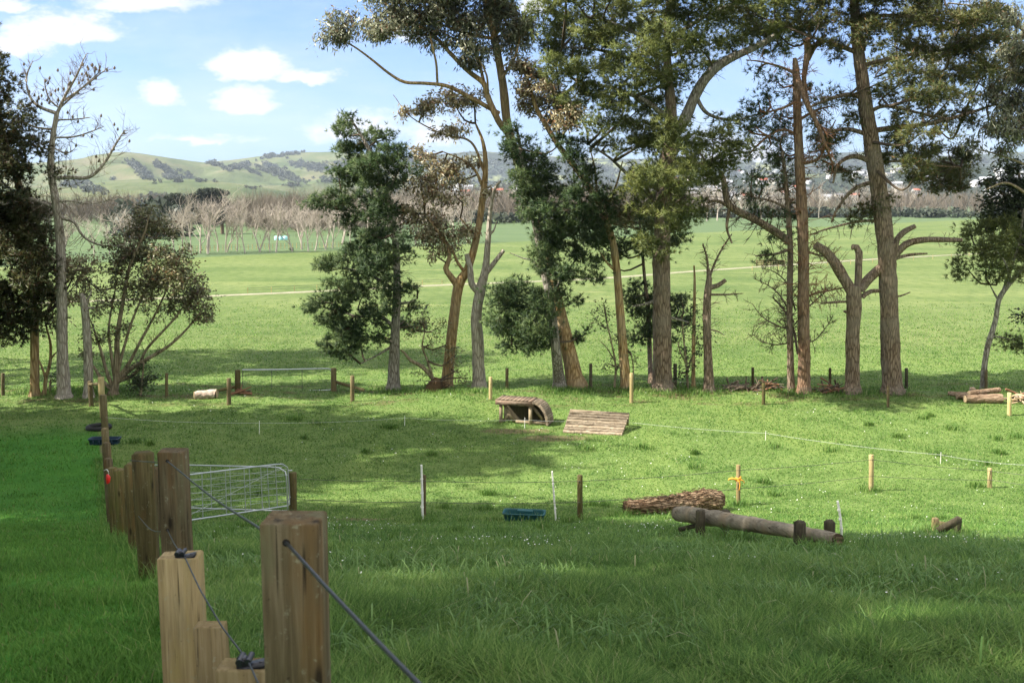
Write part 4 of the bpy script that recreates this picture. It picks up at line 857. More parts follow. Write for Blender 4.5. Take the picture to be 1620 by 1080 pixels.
# ------------------------------------------------------------------ near timber fence
RZF = math.atan2(.44, 1)          # the fence runs away to the left
def near_fence():
    rng = np.random.RandomState(3)
    root = tag(empty('timber_fence', (-.5, 2.25, gz(-.5, 2.25))), 'weathered timber post fence with wires running downhill beside the mown lawn', 'fence')
    def post(px, top, wpx, d, depth, mat, rz=0., bev=.008, dx=0):
        c = P(px, top, d); w = wpx * d / F; y = d + depth / 2
        b = gz(c[0], y) - .12
        mb = MB(); box(mb, (c[0], y, b), w, depth, c[2] - b, rz, bev, rng=rng, wob=.0022)
        return mb.build('post', M[mat], root), c, w
    A, ca, wa = post(457.5, 829, 97, 2.25, .11, 'post_brown', -.03, .004)
    B, cb, wb = post(267, 716, 42, 5.25, .12, 'post_brown', .02, .006)
    C, cc, wc = post(279, 884, 66, 3.6, .09, 'post_tan', 0, .004)
    D, *_ = post(330, 992, 50, 3.42, .06, 'post_tan', 0, .003)
    E, ce, we = post(386, 1061, 98, 2.66, .08, 'post_tan', 0, .004)
    post(221, 717, 32, 7.5, .12, 'post_olive', .1, .02)
    post(205, 735, 22, 9.7, .13, 'post_olive', 0, .02)
    post(188, 744, 20, 12.3, .13, 'post_olive', 0, .02)
    post(175, 741, 15, 15, .13, 'post_olive', 0, .02)
    post(168.5, 726, 11.5, 17.6, .13, 'post_brown', 0, .02)
    post(166.5, 701, 10.5, 20.6, .14, 'post_brown', 0, .02)
    post(164, 678, 9.5, 24, .15, 'post_dull', 0, .02)
    post(161.5, 625, 9, 29, .15, 'post_dull', 0, .02)
    post(158, 597, 8, 36.5, .18, 'post_pale', 0, .02)
    post(141, 603, 6, 38.5, .15, 'post_dull', 0, .02)
    H, *_ = post(240.5, 742, 13, 11.3, .15, 'post_brown', 0, .02)
    # a top crossbar between the two far strainers
    mb = MB(); tube(mb, np.array([P(141, 608, 38.6), P(158, 607, 36.6)]), [.06, .06], 8, 1); mb.build('rail', M['post_dull'], root, True)
    # wires
    def wire(pts, r, mat='wire'):
        mb = MB(); tube(mb, np.array(pts), [r]*len(pts), 8, .2); mb.build('wire', M[mat], root, True)
    ha = P(453, 858, 2.25); hb = P(264.5, 729, 5.25)
    wire([ha + [-.03,.22,-.003], ha + [-.008,.05,-.001], ha, P(515, 927, 1.95), P(600, 1017, 1.6), P(760, 1180, 1.15)], .0042)
    wire([hb, P(330, 782, 3.7), P(407, 833, 2.42), P(420, 842, 2.36)], .0035)
    wire([P(205, 728, 7.4), P(219, 729, 7.42), P(245, 731, 5.6), P(262, 730, 5.4)], .0035)
    hl = P(265, 838, 5.25)
    wire([P(219, 816, 7.45), P(240, 838, 6.2), P(265, 839, 5.4)], .003)
    wire([hl, P(277, 862, 4.3), P(292, 880, 3.64)], .0028)
    wire([P(292, 880, 3.62), P(318, 935, 3.2), P(352, 992, 2.9), P(393, 1046, 2.68)], .0028)
    wire([P(393, 1046, 2.68), P(406, 1075, 2.5), P(425, 1110, 2.3)], .0028)
    for tgt, h in ((A, ha), (B, hb), (B, hl)):
        mb = MB(); tube(mb, np.array([h + [0,.012,0], h + [0,-.0015,0]]), [.0095, .0095], 12, 1, spline=False)
        o = mb.build('wire_hole', M['hole'], tgt, loc=None); o.matrix_parent_inverse.identity()
    # insulators: black moulded body with a lug, on the low boards
    for (px, py, d, tgt, sc) in ((289, 884, 3.63, C, 1.), (392, 1058, 2.69, E, 1.15)):
        c = P(px, py, d); mb = MB()
        beam(mb, c + np.array([-.042,0,-.002])*sc, c + np.array([.048,0,.018])*sc, .035*sc, .012*sc)
        box(mb, c + np.array([-.012,0,.004])*sc, .03*sc, .03*sc, .03*sc, .2, .006)
        tube(mb, np.array([c + np.array([-.016,-.02,.026])*sc, c + np.array([-.016,.02,.028])*sc]), [.009*sc]*2, 10, 1)
        tube(mb, np.array([c + np.array([.006,-.02,.028])*sc, c + np.array([.006,.02,.03])*sc]), [.008*sc]*2, 10, 1)
        tube(mb, np.array([c + np.array([.035,-.004,.012])*sc, c + np.array([.036,-.004,.024])*sc]), [.006*sc]*2, 8, 1)
        mb.build('insulator', M['black_plastic'], tgt)
    # red handle hooked on a far post
    c = P(170, 757, 14.8); mb = MB()
    tube(mb, np.array([c + [0,0,.07], c + [.012,0,.02], c + [.005,0,-.05], c + [-.01,0,-.075]]), [.018,.035,.03,.012], 10, .02); mb.build('gate_handle', M['red_plastic'], root, True)
    mb = MB(); tube(mb, np.array([P(164.5, 744, 14.9), P(169, 742.5, 14.8), P(172, 748, 14.8), P(170, 753, 14.8)]), [.008]*4, 6, .02); mb.build('hook', M['tape'], root, True)
near_fence()

# ------------------------------------------------------------------ gates
def mesh_gate(label, tl, tr, br, bl, dl, dr, verts, wires, r=.017):
    c = P(br[0], br[1], dr)
    root = tag(empty('farm_gate', (c[0], c[1], gz(c[0], c[1]))), label, 'gate', 'galvanised gates by the paddock')
    def Q(u, v):
        top = np.array(P(*tl, dl)) * (1-u) + np.array(P(*tr, dr)) * u; bot = np.array(P(*bl, dl)) * (1-u) + np.array(P(*br, dr)) * u
        return bot * (1-v) + top * v
    mb = MB()
    k = .03
    ring = [Q(0, k*2), Q(k*.4, k*.6), Q(k*1.6, 0), Q(.3, 0), Q(.6, 0), Q(1-k*1.2, 0), Q(1-.1*k, .02), Q(1, .3), Q(1, .75), Q(1-.15*k, .9), Q(1-k*1.6, .99), Q(1-k*3.5, 1), Q(.6, 1), Q(.3, 1), Q(k*3, 1), Q(k*.6, .97), Q(0, .88), Q(0, .5), Q(0, k*2)]
    tube(mb, np.array(ring), [r]*len(ring), 8, .15, spline=True); mb.build('frame', M['steel'], root, True)
    for u in verts:
        mb = MB(); tube(mb, np.array([Q(u, 0), Q(u, 1)]), [.009]*2, 6, 2); mb.build('upright', M['steel'], root, True)
    for v in wires:
        mb = MB(); tube(mb, np.array([Q(.01, v), Q(.99, v)]), [.0035]*2, 6, 2); mb.build('mesh_wire', M['steel'], root, True)
    mb = MB(); tube(mb, np.array([Q(.18, .02), Q(.97, .95)]), [.0035]*2, 6, 2); mb.build('brace', M['steel'], root, True)
    mb = MB()
    for v in (.2, .82):
        q = Q(1, v); tube(mb, np.array([q, q + [.09, .02, 0]]), [.014, .014], 6, 1); mb.build('hinge', M['steel'], root, True); mb = MB()
    return root
mesh_gate('galvanised mesh gate swung towards the camera from its post', (236,758), (455,732), (459,799), (236,832), 18.6, 22.3, (.34,.505,.645,.775,.895), (.16,.3,.44,.58,.72,.86))
mesh_gate('galvanised mesh gate swung away behind the other one', (236,734), (452,739), (456,808), (236,801), 23.6, 22.6, (.3,.46,.60,.74,.87), (.2,.36,.52,.68,.84))
def plain_gate():
    root0 = G(525, 617); d = root0[1]
    root = tag(empty('farm_gate', root0), 'plain galvanised pipe gate between two posts under the row of trees', 'gate', 'galvanised gates by the paddock')
    mb = MB(); pts = [P(383,585,d-.1), P(440,584.5,d), P(520,583,d), P(523.5,585,d), P(525,590,d), P(525,610,d), P(524,616,d), P(520,617,d), P(440,619,d), P(383,620,d-.1)]
    tube(mb, np.array(pts), [.026]*len(pts), 8, .1); mb.build('frame', M['steel'], root, True)
    for px in (384, 430, 478):
        mb = MB(); tube(mb, np.array([P(px, 584.5, d), P(px, 619, d)]), [.012]*2, 6, 2); mb.build('upright', M['wire_far'], root, True)
    for py in (593, 602, 611):
        mb = MB(); tube(mb, np.array([P(384, py, d), P(525, py-1, d)]), [.006]*2, 6, 2); mb.build('mesh_wire', M['wire_far'], root, True)
plain_gate()

# ------------------------------------------------------------------ wire fences with round posts
def round_post(mb, px, top, bot, wpx, lean=0., d=None, mi=0):
    b = G(px, bot) if d is None else np.array([(px-810)/F*d, d, 0])
    if d is not None: b = np.array([P(px, bot, d)[0], d, gz(P(px, bot, d)[0], d)])
    d = b[1]; t = P(px + lean, top, d); r = wpx * d / F / 2
    tube(mb, np.array([b + [0,0,-.15], .5*(b+t), t - [0,0,.012], t]), [r*1.05, r, r, r*.82], 10, 3, .025, np.random.RandomState(abs(int(px))), spline=False)
    return b, t
def wire_fence(label, posts, wires, name='wire_fence', mat='post_dull', group=None, wr=.006, sag=.03):
    tops = []
    first = G(posts[0][0], posts[0][2])
    root = tag(empty(name, first), label, 'fence', group)
    for p in posts:
        px, top, bot, w = p[:4]
        mb = MB(); b, t = round_post(mb, px, top, bot, w); mb.build('post', M[p[4] if len(p) > 4 else mat], root, True); tops.append((b, t))
    for fr in wires:
        for (b0, t0), (b1, t1) in zip(tops[:-1], tops[1:]):
            a = b0 + (t0 - b0) * fr; c = b1 + (t1 - b1) * fr
            m = .5 * (a + c) - [0, 0, sag]
            mb = MB(); tube(mb, np.array([a + [0,-.06,0], m + [0,-.06,0], c + [0,-.06,0]]), [wr]*3, 5, .6); mb.build('wire', M['wire_far'], root, True)
    return root, tops
# middle paddock fence
mid, mtops = wire_fence('wire fence on thin round posts across the middle of the paddock', [(463.5,747,817,12,'post_olive'),(670.5,751,823,7,'post_dull'),(917.5,751,823,9,'post_olive'),(1168,735,798,7,'post_tan'),(1378.5,719,776,8,'post_pale'),(1566,740,771,7,'post_pale'),(1700,752,790,7,'post_pale')], (.42, .88))
def twine():
    c = P(1168, 758, mtops[3][0][1] - .08); mb = MB(); rng = np.random.RandomState(4)
    for i in range(5):
        a = c + [-.07, 0, .02*i-.03]; tube(mb, np.array([a, c + [0,-.05,.015*i-.03], c + [.07, .03, .02*i-.02]]), [.014]*3, 6, .03)
    tube(mb, np.array([c + [-.06,-.03,.0], c + [-.14,-.03,.03], c + [-.22,-.02,.02], c + [-.26,-.02,-.01]]), [.02,.028,.024,.01], 6, .03)
    tube(mb, np.array([c + [.0,-.07,-.02], c + [.03,-.07,-.1], c + [.01,-.07,-.26]]), [.02,.016,.008], 6, .03)
    tube(mb, np.array([c + [.05,-.04,.0], c + [.12,-.03,-.03], c + [.15,-.03,-.09]]), [.016,.014,.008], 6, .03)
    return mb.build('orange_twine', M['orange_twine'], mid, True)
twine()
# front fence in front of the tree row
wire_fence('low wire fence of short posts along the near side of the tree row', [(362,598,640,7),(557.5,594,635,6.5),(776,596,632,5.5,'post_pale'),(999,590,637,6,'post_pale'),(1208,606,640,5.5,'post_olive'),(1405,610,644,4.5),(1597,621,657,6.5,'post_pale'),(1740,628,666,6.5,'post_pale')], (.85,), wr=.004)
wire_fence('wire fence with dark posts on the far side of the tree row', [(-60,590,626,6),(4.5,590,625,5.5),(263.5,590,627,5)], (.5, .9), wr=.005)
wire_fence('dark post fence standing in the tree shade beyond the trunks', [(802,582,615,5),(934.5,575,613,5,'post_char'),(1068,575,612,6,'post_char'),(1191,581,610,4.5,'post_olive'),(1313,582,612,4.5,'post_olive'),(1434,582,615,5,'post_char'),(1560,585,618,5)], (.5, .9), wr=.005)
# gate posts and stays
def post_thing(name, label, px, top, bot, w, mat, stay=None, top_stub=False):
    base = G(px, bot)
    root = tag(empty(name, base), label, 'post')
    mb = MB(); round_post(mb, px, top, bot, w); mb.build('post', M[mat], root, True)
    d = base[1]
    if stay:
        mb = MB(); a = P(stay[0], stay[1], d + .05); b = P(stay[2], stay[3], d + (stay[4] if len(stay) > 4 else -.6)); b[2] = max(b[2], gz(b[0], b[1]) - .05)
        tube(mb, np.array([a, b]), [.07, .065], 8, .3, .03); mb.build('stay', M[mat], root, True)
    return root
post_thing('gate_post', 'thick gate post with a sloping stay and pale cut log beside it', 376, 585, 620, 9, 'post_olive', (372, 612, 322, 622, -1.))
post_thing('gate_post', 'thick gate post with a stay running down to the right behind a slim post', 528, 582, 619, 9, 'post_dull', (531, 604, 576, 617, -.5))
def cut_log(name, label, a, b, r0, r1, mat, cat='log', group=None, sides=14, rough=.06, seed=1, knots=0):
    rng = np.random.RandomState(seed)
    a = np.asarray(a, float); b = np.asarray(b, float)
    root = tag(empty(name, (a + b) / 2), label, cat, group)
    n = 12; t = np.linspace(0, 1, n)[:, None]
    pts = a * (1-t) + b * t + rng.randn(n, 3) * r0 * .05
    # local frame: turn the log's own x axis along its length so that the bark runs along it
    mb = MB(); tube(mb, pts, np.linspace(r0, r1, n) * (1 + rng.randn(n) * .04), sides, .5, rough, rng, cap=False, spline=False)
    for k in range(knots):
        i = rng.randint(2, n-2); dv = unit(rng.randn(3) + [0, -.4, .5]); tube(mb, np.array([pts[i] + dv*r0*.7, pts[i] + dv*r0*1.25]), [r0*.28, r0*.16], 8, 1)
    ang = math.atan2(b[1]-a[1], b[0]-a[0])
    o = mb.build('trunk_piece', M[mat], root, True)
    for e, s_, r in ((a, -1, r0), (b, 1, r1)):
        dv = unit(b - a) * s_
        cb = MB(); tube(cb, np.array([e - dv * .01, e + dv * r * .06]), [r * .985, r * .9], sides, 1, 0.02, rng, spline=False); cb.build('cut_end', M['cut_wood'], root)
    return root
def on_ground(px, py, r): 
    p = G(px, py); return p + np.array([0, 0, r * .85])
cut_log('cut_log', 'pale debarked log lying by the gate stay', on_ground(308, 631, .16), on_ground(342, 630, .17) + [0,.1,.02], .18, .22, 'log_pale', seed=3)

# ------------------------------------------------------------------ electric tape strung low across the paddock
def tape_line():
    pts = [(167,660.5,24.,True)]
    stakes = [(410,668,686),(640,660,674),(830,663,678),(963,663,676),(1211,684,696),(1488,718,733),(1640,735,752)]
    base = G(410, 686)
    root = tag(empty('electric_tape_fence', base), 'low white electric tape on small tread-in stakes crossing the paddock', 'fence')
    line = [P(167, 660, 29.0)]
    for px, top, bot in stakes:
        b = G(px, bot); t = P(px, top, b[1]); line.append(t - [0, 0, .02])
        mb = MB(); tube(mb, np.array([b - [0,0,.1], t + [.01,0,.06]]), [.011, .009], 6, 1); mb.build('stake', M['white_plastic'], root, True)
    for a, b in zip(line[:-1], line[1:]):
        mb = MB(); n = 14; t = np.linspace(0, 1, n)[:, None]; q = a*(1-t) + b*t; q[:, 2] -= (.06*4*t*(1-t))[:, 0]
        tube(mb, q, [.0042]*n, 5, 1, spline=False); mb.build('tape', M['tape'], root, True)
tape_line()
def stake(label, px0, top, px1, bot, w, mat='white_plastic', name='fence_stake'):
    b = G(px1, bot); t = P(px0, top, b[1]); r = w * b[1] / F / 2
    mb = MB(); rng = np.random.RandomState(int(px0)); m = .5*(b+t) + [rng.uniform(-.015,.015), 0, 0]
    tube(mb, np.array([b - [0,0,.1], m, t]), [r, r, r*.9], 8, .3)
    c = t - [0,0,.03]; tube(mb, np.array([c, c + [0,-.05,.02]]), [r*.5, r*.4], 6, 1)
    for k in (.25, .5, .75): c = b*(1-k) + t*k; tube(mb, np.array([c - [0,0,.012], c + [0,0,.012]]), [r*1.35]*2, 8, 1)
    tag(mb.build(name, M[mat], None, True, loc=b), label, 'stake', 'white stakes in the paddock')
stake('upright white stake tight beside a dark fence post', 666.5, 735, 668.5, 824, 4)
stake('thin leaning white stake between the green trough and a fence post', 873.5, 745, 880, 823, 3)
stake('crooked white stake behind the low end of the log jump', 1325, 792, 1333, 850, 4)

# ------------------------------------------------------------------ jumps, logs, troughs
def log_jump():
    A = P(1128, 821, 13.2); B = P(1289, 847.5, 10.8)
    def along(px):
        k = (px-810)/F; t = (A[0] - k*A[1])/(k*(B[1]-A[1]) - (B[0]-A[0])); return A + (B-A)*t
    a = along(1082); b = along(1346); rl = 13*a[1]/F; rb = 10.5*b[1]/F
    root = tag(empty('log_jump', G(1200, 866)), 'long sloping grey log resting between four squat dark posts', 'jump')
    rng = np.random.RandomState(9)
    n = 40; t = np.linspace(0, 1, n)[:, None]; pts = a*(1-t) + b*t + rng.randn(n, 3)*.004
    rr = np.interp(t[:, 0], [0, .03, .15, 1], [rl*.9, rl, rl*1.02, rb])
    pts[:, 2] += np.sin(t[:, 0]*pi)*.02
    mb = MB(); tube(mb, pts, rr, 22, .1, .025, rng, cap=False, spline=False); mb.build('rail', M['log_grey'], root, True)
    dv = unit(b - a)
    for e, s_, r, m in ((a, -1, rl*.9, 'log_grey'), (b, 1, rb, 'rotten')):
        cb = MB(); tube(cb, np.array([e - dv*s_*.02, e + dv*s_*.012, e + dv*s_*(-.03 if s_ > 0 else .012)]), [r*1.0, r*.97, r*(.55 if s_ > 0 else .9)], 22, 1, .02, rng, spline=False, cap=True); cb.build('log_end', M[m], root, True)
    for px, top, bot, w, dd in ((1109, 806, 845, 15, -.1), (1148, 806, 852, 15, .1), (1266, 823, 868, 18, -.09), (1312, 822, 866, 17, .09)):
        d = (13.2 if px < 1200 else 10.8) + dd; c = P(px, top, d); w_ = w*d/F; bz = gz(c[0], d) - .15
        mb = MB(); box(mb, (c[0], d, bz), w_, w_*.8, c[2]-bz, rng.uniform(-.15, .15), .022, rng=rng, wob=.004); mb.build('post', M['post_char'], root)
    for f in (.12, .78):
        c = a*(1-f) + b*f; bz = c - np.array([0, 0, rl + .03]); mb = MB()
        tube(mb, np.array([bz + [-.2,-.1,-.02], bz + [.2,.1,0]]), [.035]*2, 8, 1); mb.build('cross_rail', M['post_char'], root, True)
log_jump()
def rotten_log():
    b0 = G(990, 815); b1 = G(1140, 806)
    a = b0 + [0, 0, .15]; b = b1 + [0, .0, .27]
    rng = np.random.RandomState(21)
    root = tag(empty('fallen_log', (a+b)/2), 'shaggy reddish rotten log lying on the grass behind the log jump', 'log')
    n = 60; t = np.linspace(0, 1, n)[:, None]; pts = a*(1-t) + b*t
    sides = 30; lump = vnoise(np.arange(n)[:, None]*.22 + 3, np.arange(sides)[None]*.45) - .5; fine = vnoise(np.arange(n)[:, None]*.5 + 30, np.arange(sides)[None]*1.7) - .5
    mb = MB()
    rad = np.interp(t[:, 0], [0, .3, .75, .92, 1], [.19, .21, .27, .29, .22])
    tg = unit(b - a); up = np.array([0, 0, 1.]); sd = unit(np.cross(tg, up)); up = np.cross(sd, tg)
    an = np.arange(sides)*2*pi/sides
    R = rad[:, None]*(1 + .35*lump + .3*fine + .04*rng.randn(n, sides))
    V = pts[:, None] + sd*(np.cos(an)[None,:,None]*R[...,None]) + up*(np.sin(an)[None,:,None]*R[...,None]*.92)
    i = np.arange(n-1)[:, None]*sides; k = np.arange(sides)[None]; k2 = (k+1) % sides
    mb.add(V.reshape(-1, 3), np.stack([i+k, i+k2, i+sides+k2, i+sides+k], -1).reshape(-1, 4))
    for i in range(520):        # torn fibres and bark strips along the log
        j = rng.randint(n-4); q = rng.randint(sides); p = V[j, q]; o = unit(p - pts[j])
        l = rng.uniform(.08, .3); w = rng.uniform(.006, .02); dv = unit(tg*rng.choice([-1, 1]) + o*rng.uniform(.0, .35) + rng.randn(3)*.15)
        s_ = unit(np.cross(dv, o))*w; mb.add([p - s_ + o*.005, p + s_ + o*.005, p + dv*l*.6 + s_*.8 + o*.02, p + dv*l], [(0, 1, 2), (0, 2, 3)], rng.randint(2))
    mb.build('rotten_trunk', [M['rotten'], M['roots']], root)
    cb = MB(); tube(cb, np.array([a + tg*.02, a - tg*.01, a + tg*.03]), [.185, .16, .09], 20, 1, .08, rng, spline=False); cb.build('sawn_end', M['roots'], root, True)
rotten_log()
def trough(label, px0, px1, top, bot, mat, extra=True, rz=.06):
    b = G((px0+px1)/2, bot); d = b[1]; w = (px1-px0)*d/F; h = (bot-top)*d/F*.66
    root = tag(empty('water_trough', b), label, 'trough', 'plastic troughs on the grass')
    dep = .42; mb = MB(); c_, s_ = cos(rz), sin(rz)
    def R(hx, hy, z, r=.08):
        pts = []
        for cx, cy, a0 in ((hx-r, hy-r, 0), (-hx+r, hy-r, pi/2), (-hx+r, -hy+r, pi), (hx-r, -hy+r, 1.5*pi)):
            for k in range(4): a = a0 + k*pi/6; pts.append((cx + r*cos(a), cy + r*sin(a)))
        return [(b[0] + x*c_ - y*s_, b[1] + dep/2 + x*s_ + y*c_, b[2] + z) for x, y in pts]
    prof = [(w*.45, dep*.42, -.02), (w*.455, dep*.43, h*.3), (w*.475, dep*.46, h*.8), (w*.5, dep*.5, h*.82), (w*.5, dep*.5, h*.97), (w*.49, dep*.49, h), (w*.465, dep*.45, h*.995), (w*.455, dep*.44, h*.8), (w*.43, dep*.4, h*.12)]
    V = np.array([R(*q) for q in prof]); n = 16
    i = np.arange(len(prof)-1)[:, None]*n; k = np.arange(n)[None]; k2 = (k+1) % n
    mb.add(V.reshape(-1, 3), np.stack([i+k, i+k2, i+n+k2, i+n+k], -1).reshape(-1, 4)); mb.add(V[-1], [tuple(range(n))])
    mb.build('tub', M[mat], root)
    mb = MB()
    for f in (-.3, -.1, .1, .3):
        x = w*f; beam(mb, (b[0] + x*c_, b[1] + .02 + x*s_, b[2]), (b[0] + x*c_, b[1] + .0 + x*s_, b[2] + h*.8), .035, .03, up=(0, 1, 0))
        mb.build('rib', M[mat], root); mb = MB()
    if extra:
        c = np.array([b[0] + w*.02, b[1] + dep*.62, b[2] + h*.9]); box(mb, c, w*.36, dep*.3, h*.22, rz, .01); mb.build('float_cover', M[mat], root)
    return root
trough('dark green plastic water trough with a float cover in the middle of the paddock', 794, 865, 806, 825, 'trough_green', True, -.12)
trough('dark blue plastic trough on the mown lawn behind the fence posts', 137, 187, 689, 704, 'trough_blue', False, .02)
def tyre():
    b = G(150, 682); mb = MB(); n = 28
    ring = np.array([[b[0] + cos(a)*.36, b[1] + .36 + sin(a)*.36, b[2] + .07] for a in np.linspace(0, 2*pi, n)])
    tube(mb, ring, [.085]*n, 10, 1, .02, cap=False, spline=False)
    tag(mb.build('rubber_ring', M['rubber'], None, True, loc=b), 'flat black rubber ring on the lawn beyond the blue trough', 'ring')
tyre()
def ramp_jump():
    """roll-top jump seen from its open side: fascia and braced posts here, log rails curving down at the far end of the deck"""
    f0 = G(793, 669); f1 = G(838, 673)
    L = P(786, 632, f0[1]); Rr = P(843, 637, f1[1])
    root = tag(empty('ramp_jump', f1), 'roll top timber jump with plank deck, braced posts and log rails curving down one end', 'jump')
    x = unit((Rr - L) * [1, 1, 0]); y = np.array([-x[1], x[0], 0]); z = np.array([0, 0, 1.])
    W = np.linalg.norm((Rr - L)[:2]); top = .5*(L[2] + Rr[2]) + .02; D = .62
    o = np.array([L[0], L[1], 0.])
    def Q(u, v, h): return o + x*u + y*v + z*h
    def gzv(u, v): return gz(*(o + x*u + y*v)[:2])
    for v in (0., D):
        mb = MB(); beam(mb, Q(-.05, v, top-.09), Q(W+.02, v, top-.09), .05, .19); mb.build('fascia', M['jump_deck'], root)
        for u in (.13, W-.12):
            mb = MB(); beam(mb, Q(u, v+.085, gzv(u, v)-.12), Q(u, v+.085, top-.15), .13, .11, up=(0, 1, 0)); mb.build('post', M['jump_frame'], root)
        for (u0, h0, u1, h1) in ((.24, top-.2, .62, gzv(.5, v)+.06), (.2, gzv(.2, v)+.06, .44, gzv(.4, v)+.42), (W-.06, top-.2, W+.34, gzv(W, v)+.2)):
            mb = MB(); beam(mb, Q(u0, v+.16, h0), Q(u1, v+.17, h1), .05, .1); mb.build('brace', M['jump_frame'], root)
    for k in range(9):
        u = .03 + k*(W-.02)/9 + .05; mb = MB(); beam(mb, Q(u, -.03, top+.02), Q(u, D+.06, top+.02), (W-.02)/9-.012, .04); mb.build('deck_plank', M['jump_deck'], root)
    n = 14; H = top - gzv(W+.5, .5)
    for k in range(n):
        a = (k+.4)/n*pi*.5; u = W + sin(a)*.56; h = top - .03 - (1-cos(a))*(H-.05)
        mb = MB(); tube(mb, np.array([Q(u, -.05, h), Q(u, D*.5, h), Q(u, D+.05, h)]), [.056]*3, 9, .4, .05, np.random.RandomState(k)); mb.build('rail', M['jump_rail'], root, True)
    mb = MB(); pan = []
    for k in range(9):
        a = k/8*pi*.5; pan.append((W + sin(a)*.49, top - .1 - (1-cos(a))*(H-.06)))
    V = [Q(u, v, h) for v in (.04, D-.04) for u, h in pan]
    mb.add(V, [(k, k+1, 10+k, 9+k) for k in range(8)]); mb.build('lining', M['post_char'], root)
    mb = MB(); bt = gzv(.6, D) - .05
    mb.add([Q(.1, D-.06, bt), Q(W+.45, D-.06, bt), Q(W+.3, D-.06, top-.35), Q(W, D-.06, top-.1), Q(.1, D-.06, top-.1), Q(.1, D-.09, bt), Q(W+.45, D-.09, bt), Q(W+.3, D-.09, top-.35), Q(W, D-.09, top-.1), Q(.1, D-.09, top-.1)], [(0,1,2,3,4), (9,8,7,6,5)]); mb.build('shade_backing', M['post_char'], root)  # dark sheet added at the back so the hollow reads as shaded
    mb = MB(); beam(mb, Q(W*.5, .12, gzv(W*.5, .1)+.09), Q(W+.5, .12, gzv(W+.4, .1)+.07), .05, .09); mb.build('bottom_rail', M['jump_frame'], root)
ramp_jump()
def coop_jump():
    """half-round rails on a sloping face with two rear legs"""
    bl = G(891, 684); br = G(984, 689)
    d = .5*(bl[1] + br[1]); root = tag(empty('rail_jump', (bl+br)/2), 'sloping jump face of lichen covered half round rails', 'jump')
    tl = P(902, 650, d+.75); tr = P(996, 656, d+.75)
    n = 8
    for k in range(n):
        t = (k+.35)/n; a = bl*(1-t) + tl*t; b = br*(1-t) + tr*t
        mb = MB(); m = 14; u = np.linspace(0, 1, m)[:, None]; rng = np.random.RandomState(k+50)
        tube(mb, a*(1-u) + b*u + rng.randn(m, 3)*.006, .066*(1 + rng.randn(m)*.07), 12, .3, .05, rng, spline=False); mb.build('rail', M['jump_rail'], root, True)
    for e, t in ((bl, tl), (br, tr)):
        s_ = .04 if e is bl else -.04
        mb = MB(); beam(mb, e + [s_,.07,-.05], t + [s_,.07,-.03], .07, .07, up=(0, 1, .3)); mb.build('side_beam', M['jump_frame'], root)
        f = t + [s_, .22, 0]; f2 = np.array([t[0] + s_*.5, t[1] + .5, gz(t[0], t[1]+.5) - .1])
        mb = MB(); beam(mb, t + [s_,.12,-.02], f2, .08, .08, up=(0, 1, 0)); mb.build('leg', M['jump_frame'], root)
    mb = MB(); beam(mb, tl + [0,.1,.0], tr + [0,.1,.0], .09, .08); mb.build('top_beam', M['jump_rail'], root)
coop_jump()
def small_jump():
    a = G(1481, 843); b = G(1517, 849); root = tag(empty('small_jump', a), 'tiny plank jump of two short posts joined by a slanting board', 'jump')
    for p, px, top, w in ((a, 1480, 819, 8.5), (b, 1516.5, 818, 8)):
        t = P(px, top, p[1]); mb = MB(); ww = w*p[1]/F; bz = p[2]-.1; box(mb, (t[0], p[1], bz), ww, ww, t[2]-bz, .15, .004, rng=np.random.RandomState(3), wob=.002); mb.build('post', M['post_char' if px > 1500 else 'post_tan'], root)
    d = min(a[1], b[1]) - .12; mb = MB(); beam(mb, P(1484, 840, d), P(1519, 820.5, d-.05), .035, .115); mb.build('board', M['post_char'], root)
    mb = MB(); d = max(a[1], b[1]) + .12; beam(mb, P(1480, 827, d), P(1517, 834, d), .04, .09); mb.build('rear_rail', M['post_dull'], root)
small_jump()

# logs and branch heaps under the trees
LG = 'logs stacked by the leaning pine'
def lay(px0, py0, px1, py1, r, lift=0): return on_ground(px0, py0, r) + [0, 0, lift], on_ground(px1, py1, r) + [0, 0, lift]
a, b = lay(1526, 637, 1584, 637, .17); cut_log('cut_log', 'biggest brown log at the front of the log stack by the leaning pine', a, b + [0,0,.03], .16, .20, 'log_brown', group=LG, seed=5, knots=2)
a, b = lay(1513, 631, 1560, 631, .14); cut_log('cut_log', 'grey brown log lying just behind the biggest one in the stack', a, b, .15, .14, 'log_brown', group=LG, seed=6)
a, b = lay(1500, 625, 1530, 628, .09); cut_log('cut_log', 'thin log sticking out past the dark end of the log stack', a, b, .09, .11, 'log_brown', group=LG, seed=7)
a, b = lay(1532, 635, 1580, 630, .1, .26); cut_log('cut_log', 'slim brown log lying on top of the biggest one', a, b, .09, .10, 'log_brown', group=LG, seed=8)
p = G(1538, 624); cut_log('upright_log', 'short pale log round standing on end behind the log stack', p + [0,0,-.03], p + [0,0,.26], .12, .11, 'log_pale', group=LG, seed=9)
a, b = lay(1606, 632, 1640, 637, .12); cut_log('cut_log', 'pale log lying behind the pale post at the picture edge', a, b, .13, .12, 'log_pale', group=LG, seed=10)
